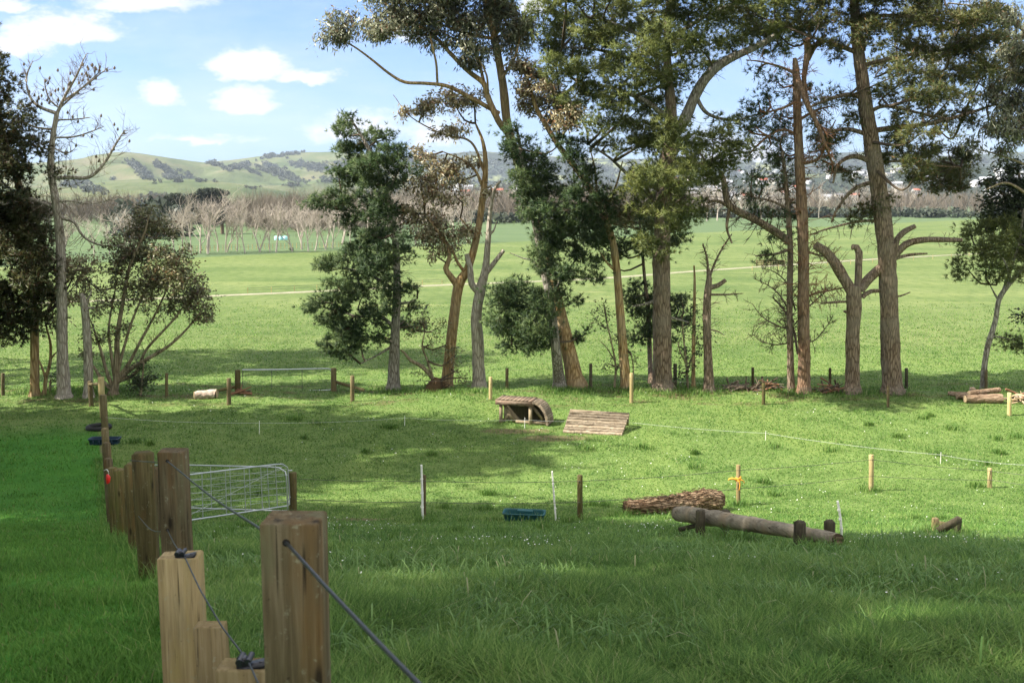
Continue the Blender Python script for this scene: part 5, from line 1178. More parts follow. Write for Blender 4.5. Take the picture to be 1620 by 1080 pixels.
def heap(label, px, py, wpx, hpx, n, seed, mats):
    rng = np.random.RandomState(seed); b = G(px, py); s = b[1]/F; root = tag(empty('branch_heap', b), label, 'branch heap', 'heaps of broken branches')
    for i in range(n):
        c = b + np.array([rng.uniform(-.5,.5)*wpx*s, rng.uniform(-.25,.4), 0]); h = hpx*s*(1 - abs(c[0]-b[0])/(wpx*s*.62))
        c[2] = gz(c[0], c[1]) + rng.uniform(0, max(.05, h))
        dv = unit(rng.randn(3)*[1, .6, .42]); l = rng.uniform(.2, .55)
        q0 = c - dv*l; q1 = c + dv*l
        q0[2] = max(q0[2], gz(q0[0], q0[1])+.02); q1[2] = max(q1[2], gz(q1[0], q1[1])+.02)
        mb = MB(); r = rng.uniform(.018, .055); tube(mb, np.array([q0, .5*(q0+q1) + rng.randn(3)*.05, q1]), [r, r*.8, r*.5], 6, .15, .08, rng); mb.build('stick', M[mats[rng.randint(len(mats))]], root, True)
heap('heap of dark broken branches in front of the snapped reddish pine', 1212, 617, 48, 15, 34, 1, ('twig_dead', 'twig_red', 'twig'))
heap('heap of reddish branches beside the pollarded tree', 1312, 620, 40, 12, 30, 2, ('twig_red', 'twig'))
heap('low litter of twigs under the broken trunk', 1162, 616, 42, 7, 22, 3, ('twig_dead', 'twig'))
heap('heap of pale broken branches at the picture edge behind the pale post', 1615, 636, 30, 11, 24, 4, ('twig_dead', 'cut_wood', 'twig_red'))
heap('small scatter of sticks at the foot of the pale gate stay', 383, 623, 18, 6, 10, 5, ('twig_red', 'twig_dead'))

# ------------------------------------------------------------------ far field: bare trees, wood, bales, fences
def bare_tree_mesh(seed, h=11., lean=.2):
    rng = np.random.RandomState(seed); mb = MB()
    def grow(p, dv, l, r, lev):
        q = [p]; dc = dv
        for k in range(4):
            dc = unit(dc + rng.randn(3)*.10 + np.array([0,0,.05 if lev < 2 else .10])); q.append(q[-1] + dc*l/4)
        q = np.array(q); tube(mb, q, np.linspace(r, r*.6, 5), 5 if lev < 2 else 3, spline=False, cap=False)
        if lev >= 4: return
        nb = (4, 4, 4, 3)[lev]
        for k in range(nb):
            f = rng.uniform(.3 if lev else .28, 1.); j = min(int(f*4), 3); b = q[j] + (q[j+1]-q[j])*(f*4-j)
            d2 = unit(dc + unit(rng.randn(3)*[1, 1, .5])*(.62 + .1*lev)); grow(b, d2, l*rng.uniform(.5, .75), r*.55, lev+1)
    n = rng.randint(1, 3)
    for s in range(n):
        dv = unit(np.array([rng.uniform(-lean, lean)*1.6, rng.uniform(-lean, lean), 1.])); grow(np.array([rng.uniform(-.4,.4), 0, -.2]), dv, h*.5, .15, 0)
    return mb
rngf = np.random.RandomState(101)
protos = []
def bare_trees(pixels, group, label):
    for i, (px, py, h) in enumerate(pixels):
        p = G(px, py)
        if len(protos) < 7:
            r = bare_tree_mesh(200 + len(protos)).build('bare_tree', M['pale_bark'], None, False, loc=(0,0,0)); protos.append(r)
        else: r = protos[i % 7].copy(); COL.objects.link(r)
        sc = h*p[1]/F/10.5
        r.location = p; r.rotation_euler = (rngf.uniform(-.14, .14), rngf.uniform(-.2, .2), rngf.uniform(0, 6.28)); q = rngf.uniform(.75, 1.25); r.scale = (sc*q, sc*q, sc)
        tag(r, label, 'tree', group)
row = [(px + rngf.uniform(-4, 4), 403 - (px-270)*.028 + rngf.uniform(-3, 1), rngf.uniform(72, 104)) for px in (276, 293, 306, 318, 331, 346, 356, 375, 391, 412, 425, 438, 462, 474, 486, 499, 512, 524)]
row += [(px + rngf.uniform(-4, 4), 390 - (px-540)*.03 + rngf.uniform(-3, 1), rngf.uniform(66, 90)) for px in (540, 560, 585, 610, 640, 655, 668, 690, 712, 740)]
row += [(px, 404 + rngf.uniform(-2, 2), rngf.uniform(62, 82)) for px in (150, 172, 196, 60, 100, 20)]
bare_trees(row, 'bare trees in a row across the far field', 'pale leafless tree in the row across the far field')
bare_trees([(1118, 350, 62), (1135, 349, 70), (1176, 347, 60), (1205, 346, 66), (1356, 343, 60), (1386, 342, 66), (1418, 341, 55), (1240, 346, 60), (1296, 345, 58)], 'bare trees along the dark hedge', 'grey leafless tree standing along the dark hedge beyond the field')

def fan_mass(name, spots, mat, h=(8, 13), k=46, w=.22, kind='stuff', up=1.0, spread=.42):
    rng = np.random.RandomState(len(spots)); mb = MB()
    for p in spots:
        H = rng.uniform(*h); n = k
        b = p + np.stack([rng.randn(n)*.5, rng.randn(n)*.5, rng.rand(n)**1.2*H*.55], 1)
        dv = unit(rng.randn(n, 3)*[spread, spread, .25] + [0, 0, up]); l = (H - (b[:, 2]-p[2]))*rng.uniform(.45, 1., n)
        sd = unit(np.cross(dv, rng.randn(n, 3)))*(w*rng.uniform(.4, 1., n))[:, None]*.5
        V = np.stack([b - sd, b + sd, b + dv*l[:, None]], 1).reshape(-1, 3); mb.add(V, np.arange(len(V)).reshape(-1, 3))
    return tag(mb.build(name, mat), kind=kind)
def scatter(px0, px1, ymin, ymax, n, rng):
    """points on the flat between two depths inside a wedge of directions"""
    out = []
    for i in range(n):
        d = math.sqrt(rng.uniform(ymin**2, ymax**2)); px = rng.uniform(px0, px1)
        x = (px-810)/F*d; out.append(np.array([x, d, float(g(np.array([x]), np.array([d]))[0])]))
    return out
rs = np.random.RandomState(55)
wood = scatter(-250, 640, 300, 470, 520, rs) + scatter(395, 640, 250, 330, 170, rs)
fan_mass('bare_wood', wood, M['wood_mass'], (7, 14), 70, .17)
fan_mass('bare_wood', scatter(1060, 1900, 470, 640, 300, rs) + scatter(640, 1080, 330, 560, 330, rs), M['wood_mass'], (11, 19), 60, .24)
def lumps(name, spots, mat, size, k=60, kind='stuff', fl=.6, fs=.32):
    rng = np.random.RandomState(len(spots)+3); mb = MB()
    for p, s in zip(spots, size):
        dr = unit(rng.randn(k, 3)); c = p + dr*(rng.rand(k, 1)**.4)*np.array([s, s, s*fl]) + [0, 0, s*fl*.75]
        a = unit(rng.randn(k, 3)); b = unit(np.cross(a, dr + .5*rng.randn(k, 3))); q = s*fs*rng.uniform(.5, 1.1, (k, 1))
        V = np.stack([c - a*q, c + a*q, c + b*q*1.3], 1).reshape(-1, 3); mb.add(V, np.arange(len(V)).reshape(-1, 3))
    return tag(mb.build(name, mat), kind=kind)
hs = scatter(1040, 1900, 440, 470, 170, rs) + scatter(640, 1060, 330, 400, 60, rs)
lumps('far_hedge', hs, M['far_dark'], rs.uniform(2.2, 4.6, len(hs)), 90, fs=.26)
hs = scatter(190, 320, 300, 420, 50, rs) + scatter(205, 290, 205, 240, 14, rs)
lumps('evergreen_wood', hs, M['far_dark'], rs.uniform(3., 6., len(hs)), 110, fs=.2, fl=.9)
# flat topped macrocarpa beyond the wood
def far_evergreen(label, px, py, blobs, seed, name='evergreen_tree', d=None):
    rng = np.random.RandomState(seed); b = G(px, py); d = b[1]; root = tag(empty(name, b), label, 'tree')
    mb = MB(); pts, rr = limb_world([(px, py, 3), (px-1, py-28, 2.6), (px+2, py-50, 2)], d); tube(mb, pts, rr, 8, 1.); 
    s = d/F; cm = MB()
    for cx, cy, rx, ry in blobs:
        c = P(cx, cy, d + rng.uniform(-3, 3)); tube(mb, np.array([pts[1], .5*(pts[2]+c), c]), [.35, .25, .1], 5, 2.)
        n = 240; dr = unit(rng.randn(n, 3)); C = c + dr*rng.rand(n, 1)**.4*np.array([rx*s, rx*s, ry*s])
        needles(cm, C, unit(dr*[1, 1, .3] + [0, 0, .15]), rng, 7, .9, .3)
    mb.build('trunk', M['bark_brown'], root, True); cm.build('crown', M['far_dark'], root)
far_evergreen('dark flat topped evergreen rising above the bare wood below the hills', 326, 358, [(330,303,18,4),(345,306,16,4),(318,311,18,5),(342,318,20,4),(322,322,18,4),(305,317,10,4),(350,325,14,8),(336,330,16,7)], 1)
far_evergreen('broad dark evergreen beside the flat topped one', 276, 360, [(262,318,16,7),(280,314,18,7),(292,322,14,7),(272,328,20,8),(300,330,10,6)], 2)
far_evergreen('small dark evergreen clump standing in front of the leafless wood', 352, 370, [(352,340,16,8),(366,345,10,6),(340,348,12,6)], 3)
# pale blue wrapped bales
for i, (px, lab) in enumerate(((437.5, 'pale blue wrapped bale at the dark tree end of its row'), (444.5, 'middle pale blue wrapped bale in the far field'), (451.5, 'pale blue wrapped bale at the tree trunk end of its row'))):
    b = G(px, 379.5); s = b[1]/F; r = 3.6*s; mb = MB()
    tube(mb, np.array([b + [0,0,0], b + [0,0,r*.25], b + [0,0,r*1.35], b + [0,0,r*1.6], b + [0,0,r*1.66]]), [r*.95, r, r, r*.8, r*.3], 16, 5, spline=False)
    tag(mb.build('wrapped_bale', M['bale_blue'], None, True, loc=b), lab, 'bale', 'pale blue bales in the far field')
# long field fences far away (thin posts with wires)
def far_fence(label, a, b, n, hpx, w, mat='post_dull'):
    p0 = G(*a); p1 = G(*b); root = tag(empty('field_fence', p0), label, 'fence')
    hs_ = hpx*p0[1]/F; r = w*p0[1]/F/2; last = None
    for i in range(n):
        t = i/(n-1); p = p0*(1-t) + p1*t; p[2] = gz(p[0], p[1])
        mb = MB(); tube(mb, np.array([p - [0,0,.1], p + [0,0,hs_]]), [r, r*.9], 5, 3, spline=False); mb.build('post', M[mat], root)
        if last is not None:
            for f in (.55, .95):
                mb = MB(); tube(mb, np.array([last + [0,0,hs_*f], p + [0,0,hs_*f]]), [.012]*2, 4, 90, spline=False); mb.build('wire', M['wire_far'], root)
        last = p
far_fence('close set batten fence in front of the bare tree row', (284, 398), (536, 391), 40, 9, 1., 'post_pale')
far_fence('thin fence with pale posts along the gravel track', (392, 464), (760, 447), 12, 9, 1., 'post_pale')
far_fence('thin post fence crossing the field beside the track towards the suburb', (1190, 428), (1560, 404), 12, 8, 1., 'post_pale')
far_fence('thin fence at the foot of the bare tree row by the bales', (400, 378), (600, 371), 20, 6, .9)
def yard():
    b = G(1218, 421); d = b[1]; root = tag(empty('stock_yard', b), 'small grey timber loading yard beside the gravel track', 'yard')
    for px in (1197, 1208, 1219, 1230, 1241):
        mb = MB(); round_post(mb, px, 411, 422, 1.6, d=d); mb.build('post', M['post_dull'], root)
    for py in (413, 416, 419):
        mb = MB(); beam(mb, P(1196, py, d), P(1242, py-1, d), .05, .16); mb.build('rail', M['post_dull'], root)
yard()
for px, py, lab in ((285, 402, 'tiny dark round bush at the foot of the bare trees'), (461, 397, 'tiny dark bush beyond the track near the pine')):
    b = G(px, py); tag(lumps('bush', [b], M['far_dark'], [4.2*b[1]/F], 160, kind=None, fl=.9, fs=.2), lab, 'bush')
# scrub patches and trees on the pasture hills
def hill_scrub():
    rng = np.random.RandomState(66); sp = []; sz = []
    pats = [(212,262,12,7,.5,60),(225,272,14,8,.6,80),(236,281,8,5,.5,36),(252,262,10,4,.4,40),(263,268,12,5,.5,50),(272,280,14,8,0,60),(283,284,8,6,0,30),(297,277,8,4,.6,20),(318,287,8,3,0,20),(340,260,18,4,.3,50),(366,266,16,4,-.2,50),(385,262,14,5,-.3,44),(415,268,12,4,.4,40),(432,268,10,6,.5,60),(446,274,16,7,.3,90),(465,284,16,5,.2,60),(400,272,12,3,.4,30),(430,248,16,4,-.1,50),(455,243,18,5,0,70),(474,236,9,7,0,60),(490,237,12,4,0,40),(480,262,20,6,.2,70),(505,266,24,7,.1,80),(545,262,24,9,0,90),(150,300,20,8,0,50),(135,295,10,9,0,30),(240,312,30,5,0,50),(280,315,30,4,0,40),(400,298,12,2,0,14),(455,293,16,2,0,14),(520,285,20,4,0,30),(115,290,16,10,0,40),(360,250,3,2,0,5),(417,258,3,2,0,4),(253,287,3,2,0,3),(338,288,3,1,0,3),(180,285,3,2,0,3)]
    for cx, cy, rx, ry, sl, n in pats:
        for i in range(n):
            a, b = rng.randn(2)*.5; p = G(cx + a*rx, cy + b*ry + sl*a*rx)
            if p[1] < 700: continue
            sp.append(p); sz.append(rng.uniform(3.5, 7.5)*p[1]/2400)
    lumps('hill_scrub', sp, M['hill_bush'], np.array(sz)*.8, 34, fs=.42, fl=.8)
    sp = []; sz = []
    for i in range(1500):
        p = G(rng.uniform(580, 1640), rng.uniform(252, 322))
        if p[1] < 900: continue
        sp.append(p); sz.append(rng.uniform(3., 8.)*p[1]/2400)
    lumps('suburb_trees', sp, M['hill_bush'], np.array(sz)*1.1, 30, fs=.42, fl=.8)
hill_scrub()
def houses():
    rng = np.random.RandomState(88); made = {}
    def mesh(wall, roof):
        w, l, h, rh = 9., 14., 4.6, 2.6; mb = MB()
        mb.add([(-l/2,-w/2,-6),(l/2,-w/2,-6),(l/2,w/2,-6),(-l/2,w/2,-6),(-l/2,-w/2,h),(l/2,-w/2,h),(l/2,w/2,h),(-l/2,w/2,h),(-l/2,0,h+rh),(l/2,0,h+rh)], [(0,1,5,4),(1,2,6,5),(2,3,7,6),(3,0,4,7)], 0)
        mb.add([(-l/2,-w/2,h),(-l/2,w/2,h),(-l/2,0,h+rh),(l/2,-w/2,h),(l/2,w/2,h),(l/2,0,h+rh)], [(0,2,1),(3,4,5)], 0)
        e = .6; mb.add([(-l/2-e,-w/2-e,h-.3),(l/2+e,-w/2-e,h-.3),(l/2+e,0,h+rh+.1),(-l/2-e,0,h+rh+.1),(-l/2-e,w/2+e,h-.3),(l/2+e,w/2+e,h-.3)], [(0,1,2,3),(3,2,5,4)], 1)
        for x in (-4.2, 0, 4.2): mb.add([(x-.9,-w/2-.04,1.4),(x+.9,-w/2-.04,1.4),(x+.9,-w/2-.04,3.2),(x-.9,-w/2-.04,3.2)], [(0,1,2,3)], 2)
        return mb
    kinds = [('house_wall','roof_grey','pale walled house with a grey roof on the wooded suburb hill'), ('house_wall','roof_red','white walled house with a red roof on the wooded suburb hill'), ('house_cream','roof_dark','cream house with a dark roof on the wooded suburb hill')]
    spots = [(rng.uniform(1050, 1620), rng.uniform(272, 318)) for i in range(78)] + [(rng.uniform(660, 830), rng.uniform(296, 316)) for i in range(20)]
    for px, py in spots:
        p = G(px, py)
        if p[1] < 900: continue
        k = rng.choice(3, p=[.55, .18, .27])
        if k not in made: made[k] = r = mesh(*kinds[k][:2]).build('house', [M[kinds[k][0]], M[kinds[k][1]], M['far_dark']], None, loc=(0,0,0))
        else: r = made[k].copy(); COL.objects.link(r)
        r.location = p; r.rotation_euler = (0, 0, rng.uniform(-.8, .8)); sc = rng.uniform(.7, 1.25); r.scale = (sc,)*3
        tag(r, kinds[k][2], 'house', ('grey','red','dark')[k] + ' roofed houses on the suburb hill')
houses()

# ------------------------------------------------------------------ grass
def side_of(x, y): return x + .44*(y - 1.1)          # < 0: lawn side of the near fence
def blades(name, n, rng, y0, y1, half, keep, hfun, wmul, mat, bend=.75, lean=.5):
    d = y0*(y1/y0)**rng.rand(n); u = rng.uniform(-half, half, n)
    x = u*d; y = d + rng.uniform(-.02, .02, n)*d
    x = x + rng.uniform(-1.2, 1.2, n)*np.clip(1.5 - d*.08, 0, 1)
    k = keep(x, y); x, y = x[k], y[k]; d = d[k]; n = len(x)
    z = g(x, y) - .01
    h = hfun(x, y, d, rng)
    w = wmul*np.maximum(.0068, d*.00075)*(.7 + .6*rng.rand(n))
    a = rng.rand(n)*2*pi; dv = np.stack([np.cos(a), np.sin(a)], 1); sd = np.stack([-np.sin(a), np.cos(a), 0*a], 1)*w[:, None]*.5
    ln = lean*(.3 + rng.rand(n)); bn = bend*(.3 + 1.1*rng.rand(n))
    wind = np.stack([fbm(x*.7, y*.7, 2) - .35, fbm(x*.7+50, y*.7+9, 2) - .6], 1)*.28
    base = np.stack([x, y, z], 1)
    def at(t):
        hor = dv*((ln*t + bn*t*t)*h)[:, None] + wind*(h*t*t)[:, None]
        return base + np.stack([hor[:, 0], hor[:, 1], h*(t - .28*bn*t*t)], 1)
    m1 = at(.5); tp = at(1.)
    V = np.stack([base - sd, base + sd, m1 + sd*.85, m1 - sd*.85, tp], 1).reshape(-1, 3)
    i = np.arange(n)*5
    mb = MB(); mb.v.append(V); mb.n = len(V)
    mb.f.append((np.stack([i, i+1, i+2, i+3], 1), 0)); mb.f.append((np.stack([i+3, i+2, i+4], 1), 0))
    return tag(mb.build(name, mat), kind='stuff')
def h_pad(x, y, d, rng):
    n = len(x); c = fbm(x*.75 + 3, y*.75, 3); c2 = fbm(x*2.3, y*2.3 + 8, 2)
    near = np.clip((13 - d)/8, 0, 1); midd = np.clip((24 - d)/10, 0, 1)
    base = .035 + .012*midd + .024*near
    tuft = np.clip((c - .47)*5, 0, 1)*(.020 + .060*near + .012*midd) + np.clip((c2 - .52)*4, 0, 1)*.05*(.2 + near)
    return (base + tuft)*(.45 + .75*rng.rand(n)) + .0012*d*rng.rand(n)
def h_lawn(x, y, d, rng):
    c = fbm(x*1.5, y*1.5, 2)
    return (.045 + .045*np.clip((c - .4)*3, 0, 1))*(.5 + .7*rng.rand(len(x))) + .0012*d*rng.rand(len(x))
rg = np.random.RandomState(31)
def bare_keep(x, y):
    return ((side_of(x, y) > .05) | (y > 36.3)) & (rg.rand(len(y)) < np.clip((82 - y)/38, 0, 1)) & (rg.rand(len(y)) > mudmask(x, y)*.85)
blades('paddock_grass', 1350000, rg, 2.6, 82, .66, bare_keep, h_pad, 1., M['paddock_grass'])
blades('lawn_grass', 520000, rg, 2.4, 36, .72, lambda x, y: (side_of(x, y) < -.02), h_lawn, .9, M['lawn_grass'], .4, .5)
def rank_grass():
    """longer grass along the fence line and around posts, trunks and jump feet"""
    rng = np.random.RandomState(8); xs = []; 
    spots = [(G(px, py), r, n) for px, py, r, n in ((1110,850,.5,700),(1266,872,.45,500),(1150,856,.4,400),(1310,868,.4,400),(1060,812,.5,300),(990,816,.4,200),(840,824,.5,250),(1480,846,.35,200),(1517,850,.35,200),(918,824,.3,160),(668,826,.3,160),(463,818,.4,250),(1168,800,.3,160),(1378,777,.3,160))]
    for px in (623, 709, 758, 886, 910, 991, 1048, 1122, 1251, 1272, 1349, 1411, 101, 140, 180, 55, 1556, 690, 1090): spots.append((G(px, 619), .9, 420))
    for d in np.arange(2.6, 30, .6): spots.append((np.array([.45 - .44*(d-1.1) - .35, d, 0]), .28, int(260 if d < 12 else 120)))
    for i in range(70):
        y_ = rng.uniform(9, 37); x_ = rng.uniform(-.45, .55)*y_
        if side_of(x_, y_) > 1: spots.append((np.array([x_, y_, 0]), rng.uniform(.12, .3), int(rng.uniform(60, 170))))
    P_ = []
    for p, r, n in spots:
        q = rng.randn(n, 2)*r*.6; P_.append(np.stack([p[0] + q[:, 0], p[1] + q[:, 1]], 1))
    P_ = np.concatenate(P_); x, y = P_[:, 0], P_[:, 1]; n = len(x); z = g(x, y) - .01
    h = rng.uniform(.10, .26, n)*np.where(y < 12, .8, 1); w = np.maximum(.006, y*.0006)
    a = rng.rand(n)*2*pi; dv = np.stack([np.cos(a), np.sin(a)], 1); sd = np.stack([-np.sin(a), np.cos(a), 0*a], 1)*w[:, None]*.5
    b = np.stack([x, y, z], 1); m1 = b + np.concatenate([dv*(h*.2)[:, None], (h*.55)[:, None]], 1); tp = b + np.concatenate([dv*(h*rng.uniform(.3, .9, n))[:, None], (h*.9)[:, None]], 1)
    V = np.stack([b - sd, b + sd, m1 + sd*.8, m1 - sd*.8, tp], 1).reshape(-1, 3); i = np.arange(n)*5; mb = MB()
    mb.v.append(V); mb.n = len(V); mb.f.append((np.stack([i, i+1, i+2, i+3], 1), 0)); mb.f.append((np.stack([i+3, i+2, i+4], 1), 0))
    tag(mb.build('rank_grass', M['paddock_grass']), kind='stuff')
rank_grass()
def coarse_grass():
    """scattered broad blades, seed stalks and a few dead straws among the paddock grass"""
    rng = np.random.RandomState(17); n = 26000
    d = 4.5*(22/4.5)**rng.rand(n); x = rng.uniform(-.6, .66, n)*d; y = d
    c = fbm(x*1.1 + 20, y*1.1, 3); k = (side_of(x, y) > .1) & (rng.rand(n) < np.clip((c - .42)*5, .06, 1)); x, y, d, c = x[k], y[k], d[k], c[k]; n = len(x)
    z = g(x, y) - .01; h = rng.uniform(.10, .21, n)*np.clip(1.25 - d*.035, .45, 1); w = np.maximum(.010, d*.0009)*rng.uniform(.6, 1.2, n)
    a = rng.rand(n)*2*pi; dv = np.stack([np.cos(a), np.sin(a), 0*a], 1); sd = np.stack([-np.sin(a), np.cos(a), 0*a], 1)*w[:, None]*.5
    b = np.stack([x, y, z], 1); l = rng.uniform(.35, 1.15, n)[:, None]*h[:, None]; up = np.array([0, 0, 1.])
    p1 = b + dv*l*.3 + up*(h*.62)[:, None]; p2 = b + dv*l*.75 + up*(h*.86)[:, None]; p3 = b + dv*l*1.25 + up*(h*.74)[:, None]
    V = np.stack([b - sd*.7, b + sd*.7, p1 + sd, p1 - sd, p2 + sd*.8, p2 - sd*.8, p3], 1).reshape(-1, 3); i = np.arange(n)*7; mb = MB()
    mb.v.append(V); mb.n = len(V); mb.f.append((np.concatenate([np.stack([i, i+1, i+2, i+3], 1), np.stack([i+3, i+2, i+4, i+5], 1)]), 0)); mb.f.append((np.stack([i+5, i+4, i+6], 1), 0))
    tag(mb.build('coarse_grass', M['coarse_grass']), kind='stuff')
M['coarse_grass'] = grass_mat('broad grass blades', (.055,.115,.028), (.105,.205,.048), (.20,.31,.10), (.30,.31,.16), .025, .4, .5)
coarse_grass()
def daisies():
    rng = np.random.RandomState(12); n = 10000
    d = 6.5*(44/6.5)**rng.rand(n); x = rng.uniform(-.6, .6, n)*d; y = d
    c = fbm(x*.35 + 70, y*.35, 3)*.6 + fbm(x*1.2, y*1.2 + 30, 2)*.4
    k = (side_of(x, y) > .8) & (rng.rand(n) < np.clip((c - .53)*4.5, 0, 1)*np.clip((d - 4)/14, .05, 1)); x, y, d = x[k], y[k], d[k]; n = len(x)
    z = g(x, y) + .035 + .04*rng.rand(n); r = .006 + .00024*d
    a = np.arange(6)*pi/3; tl = rng.randn(n, 2)*.35
    ring = np.stack([np.cos(a)[None]*r[:, None], np.sin(a)[None]*r[:, None], np.zeros((n, 6))], -1); ring[..., 2] = ring[..., 0]*tl[:, :1] + ring[..., 1]*tl[:, 1:]
    V = (np.stack([x, y, z], 1)[:, None] + ring).reshape(-1, 3); mb = MB(); mb.add(V, np.arange(n*6).reshape(-1, 6))
    tag(mb.build('daisies', plain_mat('daisy petals', (.78,.78,.72), .7)), kind='stuff')
daisies()

# ------------------------------------------------------------------ haze, sky, sun, camera
def haze():
    mb = MB(); x0, x1, y0, y1, z0, z1 = -6500, 6500, -250, 5200, -9., 420.
    mb.add([(x0,y0,z0),(x1,y0,z0),(x1,y1,z0),(x0,y1,z0),(x0,y0,z1),(x1,y0,z1),(x1,y1,z1),(x0,y1,z1)], [(0,3,2,1),(4,5,6,7),(0,1,5,4),(1,2,6,5),(2,3,7,6),(3,0,4,7)])
    m, nt = newmat('haze air'); v = nd(nt, 'ShaderNodeVolumePrincipled', i_Density=HAZE); v.inputs['Color'].default_value = (.72,.83,1,1); v.inputs['Anisotropy'].default_value = .2
    o = nd(nt, 'ShaderNodeOutputMaterial'); nt.links.new(v.outputs[0], o.inputs['Volume'])
    tag(mb.build('haze', m), kind='stuff')
HAZE = .00008
haze()
def world():
    w = bpy.data.worlds.new('World'); SC.world = w; w.use_nodes = True; nt = w.node_tree; nt.nodes.clear()
    sky = nd(nt, 'ShaderNodeTexSky', sky_type='NISHITA', sun_disc=False, sun_elevation=SUN_EL, sun_rotation=math.atan2(-LX, -LY) % (2*pi), altitude=30, air_density=1.0, dust_density=.6, ozone_density=1.6)
    co = nd(nt, 'ShaderNodeTexCoord').outputs['Generated']; sp = nd(nt, 'ShaderNodeSeparateXYZ'); nt.links.new(co, sp.inputs[0])
    yy = math_(nt, 'MAXIMUM', sp.outputs[1], .05)
    U = math_(nt, 'DIVIDE', sp.outputs[0], yy); V = math_(nt, 'DIVIDE', sp.outputs[2], yy)
    cv = nd(nt, 'ShaderNodeCombineXYZ'); nt.links.new(U, cv.inputs[0]); nt.links.new(V, cv.inputs[1])
    nv = nd(nt, 'ShaderNodeTexNoise', i_Scale=26., i_Detail=5, i_Roughness=.6); nt.links.new(mapping(nt, cv.outputs[0], (1, 1.7, 1)), nv.inputs['Vector'])
    dsp = nd(nt, 'ShaderNodeVectorMath', operation='MULTIPLY_ADD'); nt.links.new(nv.outputs['Color'], dsp.inputs[0]); dsp.inputs[1].default_value = (.05, .024, 0); nt.links.new(cv.outputs[0], dsp.inputs[2])
    s2 = nd(nt, 'ShaderNodeSeparateXYZ'); nt.links.new(dsp.outputs[0], s2.inputs[0])
    fb = noise(nt, mapping(nt, cv.outputs[0], (1, 2.2, 1)), 34., 6, .62)
    best = None
    for cx, cy, rx, ry, k in CLOUDS:
        u, v = ray(cx, cy); su, sv = rx/F, ry/F
        a = math_(nt, 'DIVIDE', math_(nt, 'SUBTRACT', s2.outputs[0], u + .025), su); dv_ = math_(nt, 'SUBTRACT', s2.outputs[1], v + .012)
        lo = math_(nt, 'DIVIDE', dv_, sv)
        up_ = math_(nt, 'MULTIPLY', math_(nt, 'MINIMUM', lo, 0.), 1.9); b = math_(nt, 'ADD', math_(nt, 'MAXIMUM', lo, 0.), up_)
        e = math_(nt, 'MULTIPLY', math_(nt, 'SUBTRACT', 1., math_(nt, 'SQRT', math_(nt, 'ADD', math_(nt, 'MULTIPLY', a, a), math_(nt, 'MULTIPLY', b, b)))), k)
        best = e if best is None else math_(nt, 'MAXIMUM', best, e)
    f = math_(nt, 'ADD', best, math_(nt, 'MULTIPLY', math_(nt, 'SUBTRACT', fb, .5), 1.3))
    mr = nd(nt, 'ShaderNodeMapRange', interpolation_type='SMOOTHSTEP', i_1=-.05, i_2=.75, i_3=0., i_4=.95); nt.links.new(f, mr.inputs[0])
    th = noise(nt, mapping(nt, cv.outputs[0], (1, 3.4, 1), (4, 2, 0)), 5., 5, .6)
    thin = ramp(nt, th, [(.42, (0,)*3), (.75, (.30,)*3)])
    fr = math_(nt, 'MULTIPLY', math_(nt, 'MAXIMUM', mr.outputs[0], thin), math_(nt, 'GREATER_THAN', sp.outputs[1], .08))
    # paler towards the horizon
    pal = nd(nt, 'ShaderNodeMapRange', i_1=.0, i_2=.24, i_3=.62, i_4=0.); nt.links.new(V, pal.inputs[0])
    white = ramp(nt, fb, [(.3, tuple(c*.86 for c in CLOUD_C)), (.62, CLOUD_C)])
    skyc = mix(nt, 1., sky.outputs[0], (1, 1, 1)); 
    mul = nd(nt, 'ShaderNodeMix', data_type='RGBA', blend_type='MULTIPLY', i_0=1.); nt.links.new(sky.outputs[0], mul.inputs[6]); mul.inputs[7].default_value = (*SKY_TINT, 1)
    base = mix(nt, math_(nt, 'MULTIPLY', pal.outputs[0], 1.), mul.outputs[2], HORIZON_C)
    col = mix(nt, fr, base, white)
    # broken bright cloud added out of view (overhead, sides, behind) as fill light
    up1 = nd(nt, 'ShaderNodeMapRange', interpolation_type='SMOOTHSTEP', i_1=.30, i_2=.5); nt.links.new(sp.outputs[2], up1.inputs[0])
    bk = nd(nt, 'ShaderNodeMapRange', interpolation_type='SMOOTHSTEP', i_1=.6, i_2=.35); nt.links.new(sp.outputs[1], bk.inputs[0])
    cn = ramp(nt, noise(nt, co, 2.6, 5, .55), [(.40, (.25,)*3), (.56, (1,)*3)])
    col = mix(nt, math_(nt, 'MULTIPLY', math_(nt, 'MAXIMUM', up1.outputs[0], bk.outputs[0]), cn), col, FILL_C)
    bg = nd(nt, 'ShaderNodeBackground', i_Strength=SKY_STR); nt.links.new(col, bg.inputs[0])
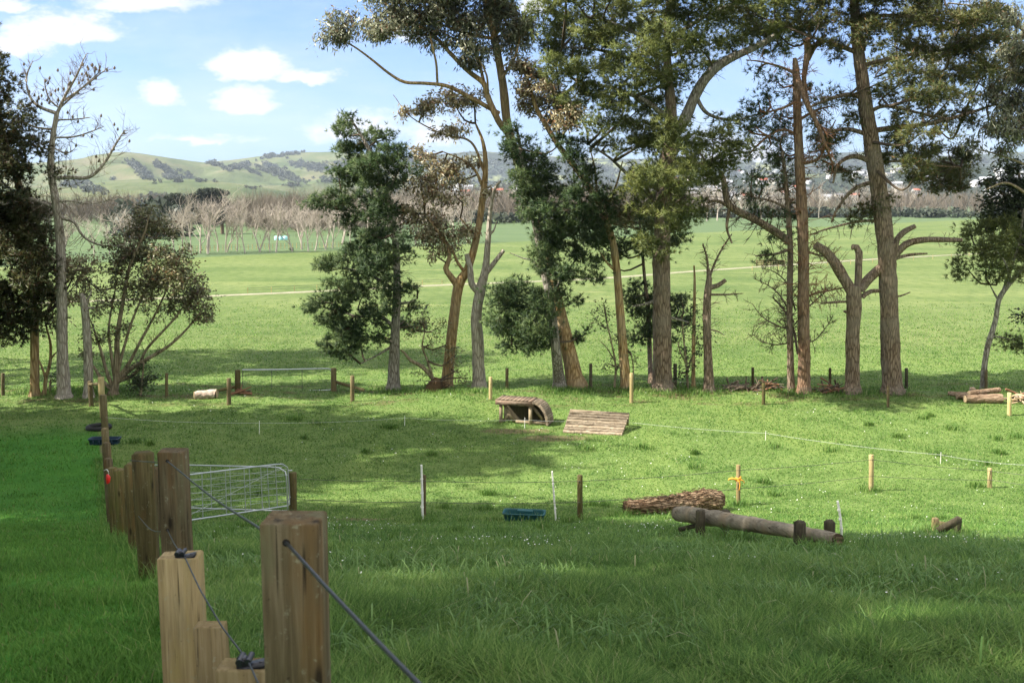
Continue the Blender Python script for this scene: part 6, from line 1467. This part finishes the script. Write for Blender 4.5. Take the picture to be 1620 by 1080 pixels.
    o = nd(nt, 'ShaderNodeOutputWorld'); nt.links.new(bg.outputs[0], o.inputs[0])
SKY_STR = .15
FILL_C = (4.9, 4.85, 4.6)
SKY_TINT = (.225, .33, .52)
CLOUD_C = (2.6, 2.6, 2.63)
HORIZON_C = (1.08, 1.52, 2.15)
CLOUDS = [(95,52,120,44,1.3),(30,75,70,34,1.2),(225,8,130,26,1.1),(395,112,88,42,1.5),(480,126,75,22,1.3),(385,165,70,36,1.4),(255,155,56,36,1.1),(18,8,50,20,1.),(320,222,90,12,.8),(560,205,110,40,.9),(690,215,60,40,1.),(1540,300,200,90,1.),(1480,90,60,30,1.),(850,10,40,26,.9),(1150,250,120,60,.9),(640,60,40,20,.7)]
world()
sl = bpy.data.lights.new('sun', 'SUN'); sl.energy = 5.0; sl.angle = radians(.53); sl.color = (1., .94, .84)
so = bpy.data.objects.new('sun', sl); COL.objects.link(so)
so.rotation_euler = Vector((LX*cos(SUN_EL), LY*cos(SUN_EL), -sin(SUN_EL))).to_track_quat('-Z', 'Y').to_euler()
so.location = (-40, -20, 60)
cd = bpy.data.cameras.new('camera'); cd.lens = 35; cd.sensor_width = 36; cd.clip_start = .1; cd.clip_end = 20000
cd.dof.use_dof = True; cd.dof.focus_distance = 24; cd.dof.aperture_fstop = 8
co_ = bpy.data.objects.new('camera', cd); COL.objects.link(co_); co_.location = (0, 0, ZC); co_.rotation_euler = (pi/2 - PITCH, 0, 0)
SC.camera = co_
SC.view_settings.view_transform = 'Standard'; SC.view_settings.look = 'None'; SC.view_settings.exposure = 1.5; SC.view_settings.gamma = 1
SC.render.engine = 'CYCLES'
SC.cycles.max_bounces = 5; SC.cycles.diffuse_bounces = 3; SC.cycles.glossy_bounces = 2; SC.cycles.transmission_bounces = 3; SC.cycles.volume_bounces = 0; SC.cycles.transparent_max_bounces = 6
SC.cycles.use_adaptive_sampling = True; SC.cycles.adaptive_threshold = .015
SC.cycles.use_denoising = True
SC.cycles.caustics_reflective = False; SC.cycles.caustics_refractive = False
